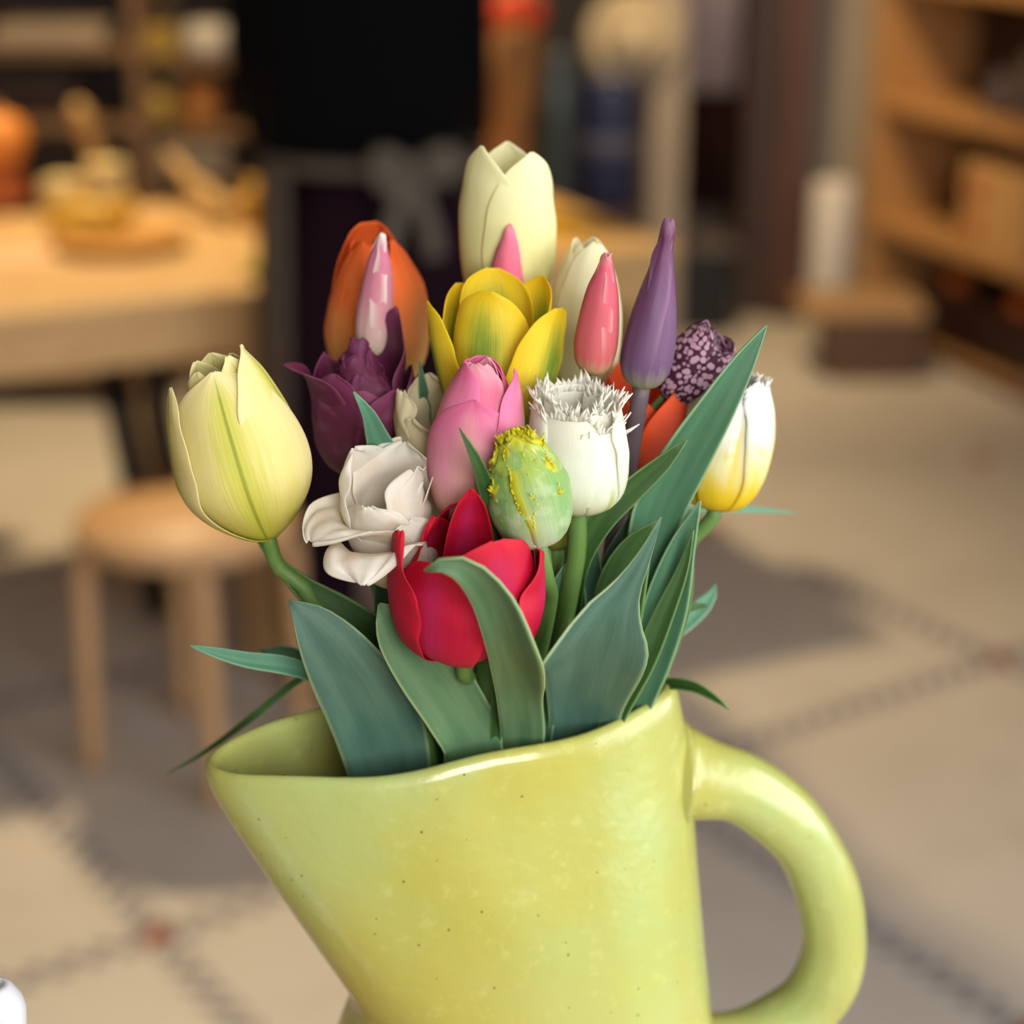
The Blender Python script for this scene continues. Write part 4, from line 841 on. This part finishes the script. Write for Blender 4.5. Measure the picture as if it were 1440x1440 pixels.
flower('parrot', 'tulip', 'green parrot bud with ragged yellow petal edges', (758, 766, .545), (724, 606, .545),
  [dict(phi=52, w=.86, prof='closed', wp='rd', fat=1.22, l=.96, ruf=.02, fringe=.0010, fu=.4), dict(phi=-52, w=.74, prof='closed', wp='rd', fat=1.22, l=.90, ruf=.035, rf=3.5, fringe=.0014, fu=.3), dict(phi=110, w=.7, prof='closed', wp='rd', fat=1.15, l=1.0, ruf=.02), dict(phi=170, w=.7, prof='closed', wp='rd', ruf=.02), dict(phi=-110, w=.7, prof='closed', wp='rd', fat=1.12, ruf=.03, l=.98), dict(phi=-5, w=.6, prof='closed', wp='rd', fat=1.1, l=1.0, ruf=.05, rf=5, fringe=.0018, fu=.4)], P_par, via=[(772, 850, .558)], end=(710, 1430, .568))
flower('crimson', 'tulip', 'crimson red tulip behind the curled leaf at the front of the bouquet', (655, 908, .545), (666, 712, .536),
  [dict(phi=-76, w=.78, prof='barrel', lean=4, l=.90, fat=1.10, ruf=.02), dict(phi=-30, w=.90, prof='barrel', lean=0, l=.78, fat=1.10, wp='rd', edge=.02), dict(phi=30, w=.90, prof='barrel', lean=-2, l=.92, fat=.96, wp='rd', rid=.035), dict(phi=82, w=.95, prof='barrel', lean=3, l=.78, fat=1.12, ruf=.02), dict(phi=128, w=.8, prof='barrel', lean=0, l=.90, ruf=.03), dict(phi=-130, w=.8, prof='barrel', l=.80, ruf=.03, fat=.9), dict(phi=180, w=.8, prof='barrel', l=.95, ruf=.05), dict(phi=195, w=.4, prof='closed', l=1.08, fat=.6)], P_red, via=[(660, 960, .558)], end=(690, 1430, .566))

# ------------------------------------------------------------------ leaves
leaf('pale', [(545,1068,.562,60,60,-6),(520,1000,.556,60,66,-8),(480,930,.550,52,52,-8),(440,875,.548,32,28,0),(407,845,.548,2,2,0)], L_blue, cup=.12)
leaf('white', [(665,1054,.558,42,42,6),(640,1000,.553,46,46,10),(600,940,.546,46,46,5),(565,890,.543,38,34,0),(545,862,.542,22,16,0),(533,849,.542,2,2,0)], L_mid, cup=.15)
leaf('crimson', [(733,1046,.560,30,32,0,.05,.1),(727,990,.548,28,36,0,.05,.2),(716,940,.529,26,42,0,.05,.9),(702,890,.512,24,44,0,.05,1.3),(685,840,.507,24,36,-5,.05,1.0),(655,802,.500,20,20,-12,.1,.5),(625,793,.498,13,11,-15,.1,.3),(597,803,.499,1.5,1.5,-15,.1,.1)], L_mid)
leaf('parrot', [(818,1036,.570,48,46,0,.3,.05),(825,985,.562,54,54,0,.3,.05),(836,930,.552,66,70,0,.8,.05),(848,895,.547,78,68,5,1.5,.05),(862,862,.545,56,44,12,1.0,.1),(880,830,.545,28,22,18,.4,.2),(905,785,.545,13,10,20,.2,.2),(930,727,.546,1,1,20,.2,.2)], L_blue)
leaf('coral', [(845,990,.570,34,34,0),(862,900,.568,36,36,0),(882,820,.566,40,28,0),(900,770,.566,26,18,0),(928,731,.566,1,1,0)], L_dk, cup=.3)
leaf('mauve', [(800,900,.572,14,14,10),(808,800,.568,16,18,15),(840,735,.566,18,20,15),(895,682,.566,16,17,15),(935,648,.566,11,11,10),(966,618,.566,1,1,0)], L_dk, cup=.3)
leaf('fringe_right', [(885,930,.580,24,24,0),(905,800,.580,26,26,0),(930,715,.580,34,34,-5),(970,640,.580,32,32,-5),(1015,565,.580,24,24,-5),(1050,505,.582,14,14,-5),(1078,458,.584,1,1,-5)], L_jade, cupl=1.0, cupr=.1)
leaf('fringe_right', [(890,1010,.574,20,20,0),(915,930,.574,26,28,0),(938,850,.574,32,30,0),(960,770,.574,20,18,0),(985,704,.574,1,1,0)], L_jade, cupl=.5, cupr=.3)
leaf('orange_red', [(880,990,.590,20,20,10),(905,900,.588,28,28,10),(930,820,.587,26,26,5),(955,750,.587,18,14,0),(972,716,.587,1,1,0)], L_blue, cup=.3)
leaf('ivory', [(905,990,.584,14,14,0),(935,910,.582,18,18,0),(955,850,.582,19,17,0),(968,790,.582,10,8,0),(972,755,.582,1,1,0)], L_dk, cup=.2)
leaf('fringe_mid', [(868,1000,.566,16,16,0),(905,930,.566,17,17,0),(935,860,.567,14,14,0),(960,800,.568,8,8,0),(975,745,.568,1,1,0)], L_dk, cup=.3)
leaf('fritillary', [(905,985,.598,6,6,0),(930,962,.588,7,9,0),(975,966,.578,7,7,0),(1005,982,.572,4,4,0),(1025,997,.568,.6,.6,0)], L_dk, cup=.4)
leaf('fritillary', [(900,960,.603,5,5,0),(930,910,.608,6,6,0),(960,880,.612,11,11,0),(985,855,.616,12,12,0),(1000,838,.618,7,7,0),(1006,822,.620,.6,.6,0)], L_teal, cup=.3)
leaf('fritillary', [(885,960,.596,5,5,0),(910,895,.592,6,6,0),(940,870,.590,8,8,0),(970,855,.592,6,6,0),(992,852,.596,3,3,0)], L_dk, cup=.3)
leaf('fritillary', [(870,900,.606,5,5,0),(890,780,.612,5,5,0),(935,726,.622,5,5,0),(1000,716,.634,5,5,0),(1065,717,.646,4,4,0),(1122,722,.658,.5,.5,0)], L_teal, cup=.3)
leaf('pale', [(560,960,.575,24,24,0),(530,905,.574,36,30,0),(480,862,.573,34,24,0),(430,825,.572,20,13,0),(395,795,.571,9,8,0),(366,760,.570,5,4,0),(349,735,.570,.6,.6,0)], L_dk, cup=.35)
leaf('pale', [(470,985,.574,7,7,0),(440,950,.570,10,10,0),(400,936,.566,13,13,10),(345,928,.562,11,11,10),(300,917,.560,7,7,10),(267,908,.558,1,1,0)], L_teal, cup=.3)
leaf('orange', [(480,945,.585,4,4,0),(440,935,.588,12,12,0),(400,920,.590,12,12,0),(365,915,.592,1,1,0)], L_jade, cup=.3)
leaf('pw_bud', [(500,930,.590,4,4,0),(455,935,.592,4,4,0),(415,960,.594,5,5,0),(350,1012,.596,5,5,0),(285,1060,.598,3,3,0),(235,1088,.600,.5,.5,0)], L_dk, cup=.2)
leaf('aubergine', [(566,790,.598,10,10,0),(556,700,.592,18,16,0),(542,640,.580,24,18,0),(530,608,.572,17,13,0),(518,580,.566,10,8,0),(497,551,.562,1,1,0)], L_teal, cup=.1)
leaf('pink', [(705,760,.548,10,10,0),(690,700,.542,14,10,0),(672,650,.538,9,7,0),(646,602,.537,.6,.6,0)], L_dk, cup=.15)
leaf('yellow', [(600,640,.600,8,8,0),(597,565,.598,8,8,0),(590,508,.597,1,1,0)], L_jade, cup=.2, join=False)
# leaves deep in the bunch
leaf('olive', [(760,1010,.568,20,20,0),(768,930,.568,22,22,0),(785,850,.568,22,20,0),(802,800,.568,12,10,0),(812,766,.568,1,1,0)], L_jade, cup=.3)
leaf('rose_tip', [(790,1000,.574,22,22,0),(800,900,.574,26,22,0),(805,830,.574,22,18,0),(800,768,.574,1,1,0)], L_jade, cup=.2)
leaf('cream_top', [(745,1000,.576,16,16,0),(755,900,.576,16,16,0),(762,800,.576,14,14,0),(768,730,.576,1,1,0)], L_mid, cup=.2)
leaf('yellow', [(660,1010,.566,18,18,0),(640,940,.566,22,22,0),(625,880,.566,12,12,0),(615,840,.566,1,1,0)], L_jade, cup=.2)
leaf('cream_ruffled', [(600,1000,.570,20,20,0),(590,900,.570,22,22,0),(575,840,.570,14,14,0),(565,800,.570,1,1,0)], L_jade, cup=.2)
leaf('orange', [(560,980,.578,16,16,0),(545,880,.578,18,18,0),(535,820,.578,9,9,0),(530,785,.578,1,1,0)], L_jade, cup=.2)
leaf('cream_top', [(840,960,.582,20,20,0),(850,850,.582,22,22,0),(868,780,.582,16,14,0),(890,720,.582,1,1,0)], L_blue, cup=.2)
leaf('fringe_mid', [(778,1010,.578,18,18,0),(776,930,.578,24,22,0),(772,860,.580,20,18,0),(762,800,.582,1,1,0)], L_jade, cup=.3)
leaf('mauve', [(850,1000,.578,20,20,0),(838,900,.578,24,24,0),(832,830,.580,22,20,0),(838,760,.582,1,1,0)], L_jade, cup=.3)
leaf('crimson', [(700,1020,.572,20,20,0),(690,960,.572,22,22,0),(676,900,.574,18,18,0),(668,860,.575,1,1,0)], L_jade, cup=.3)
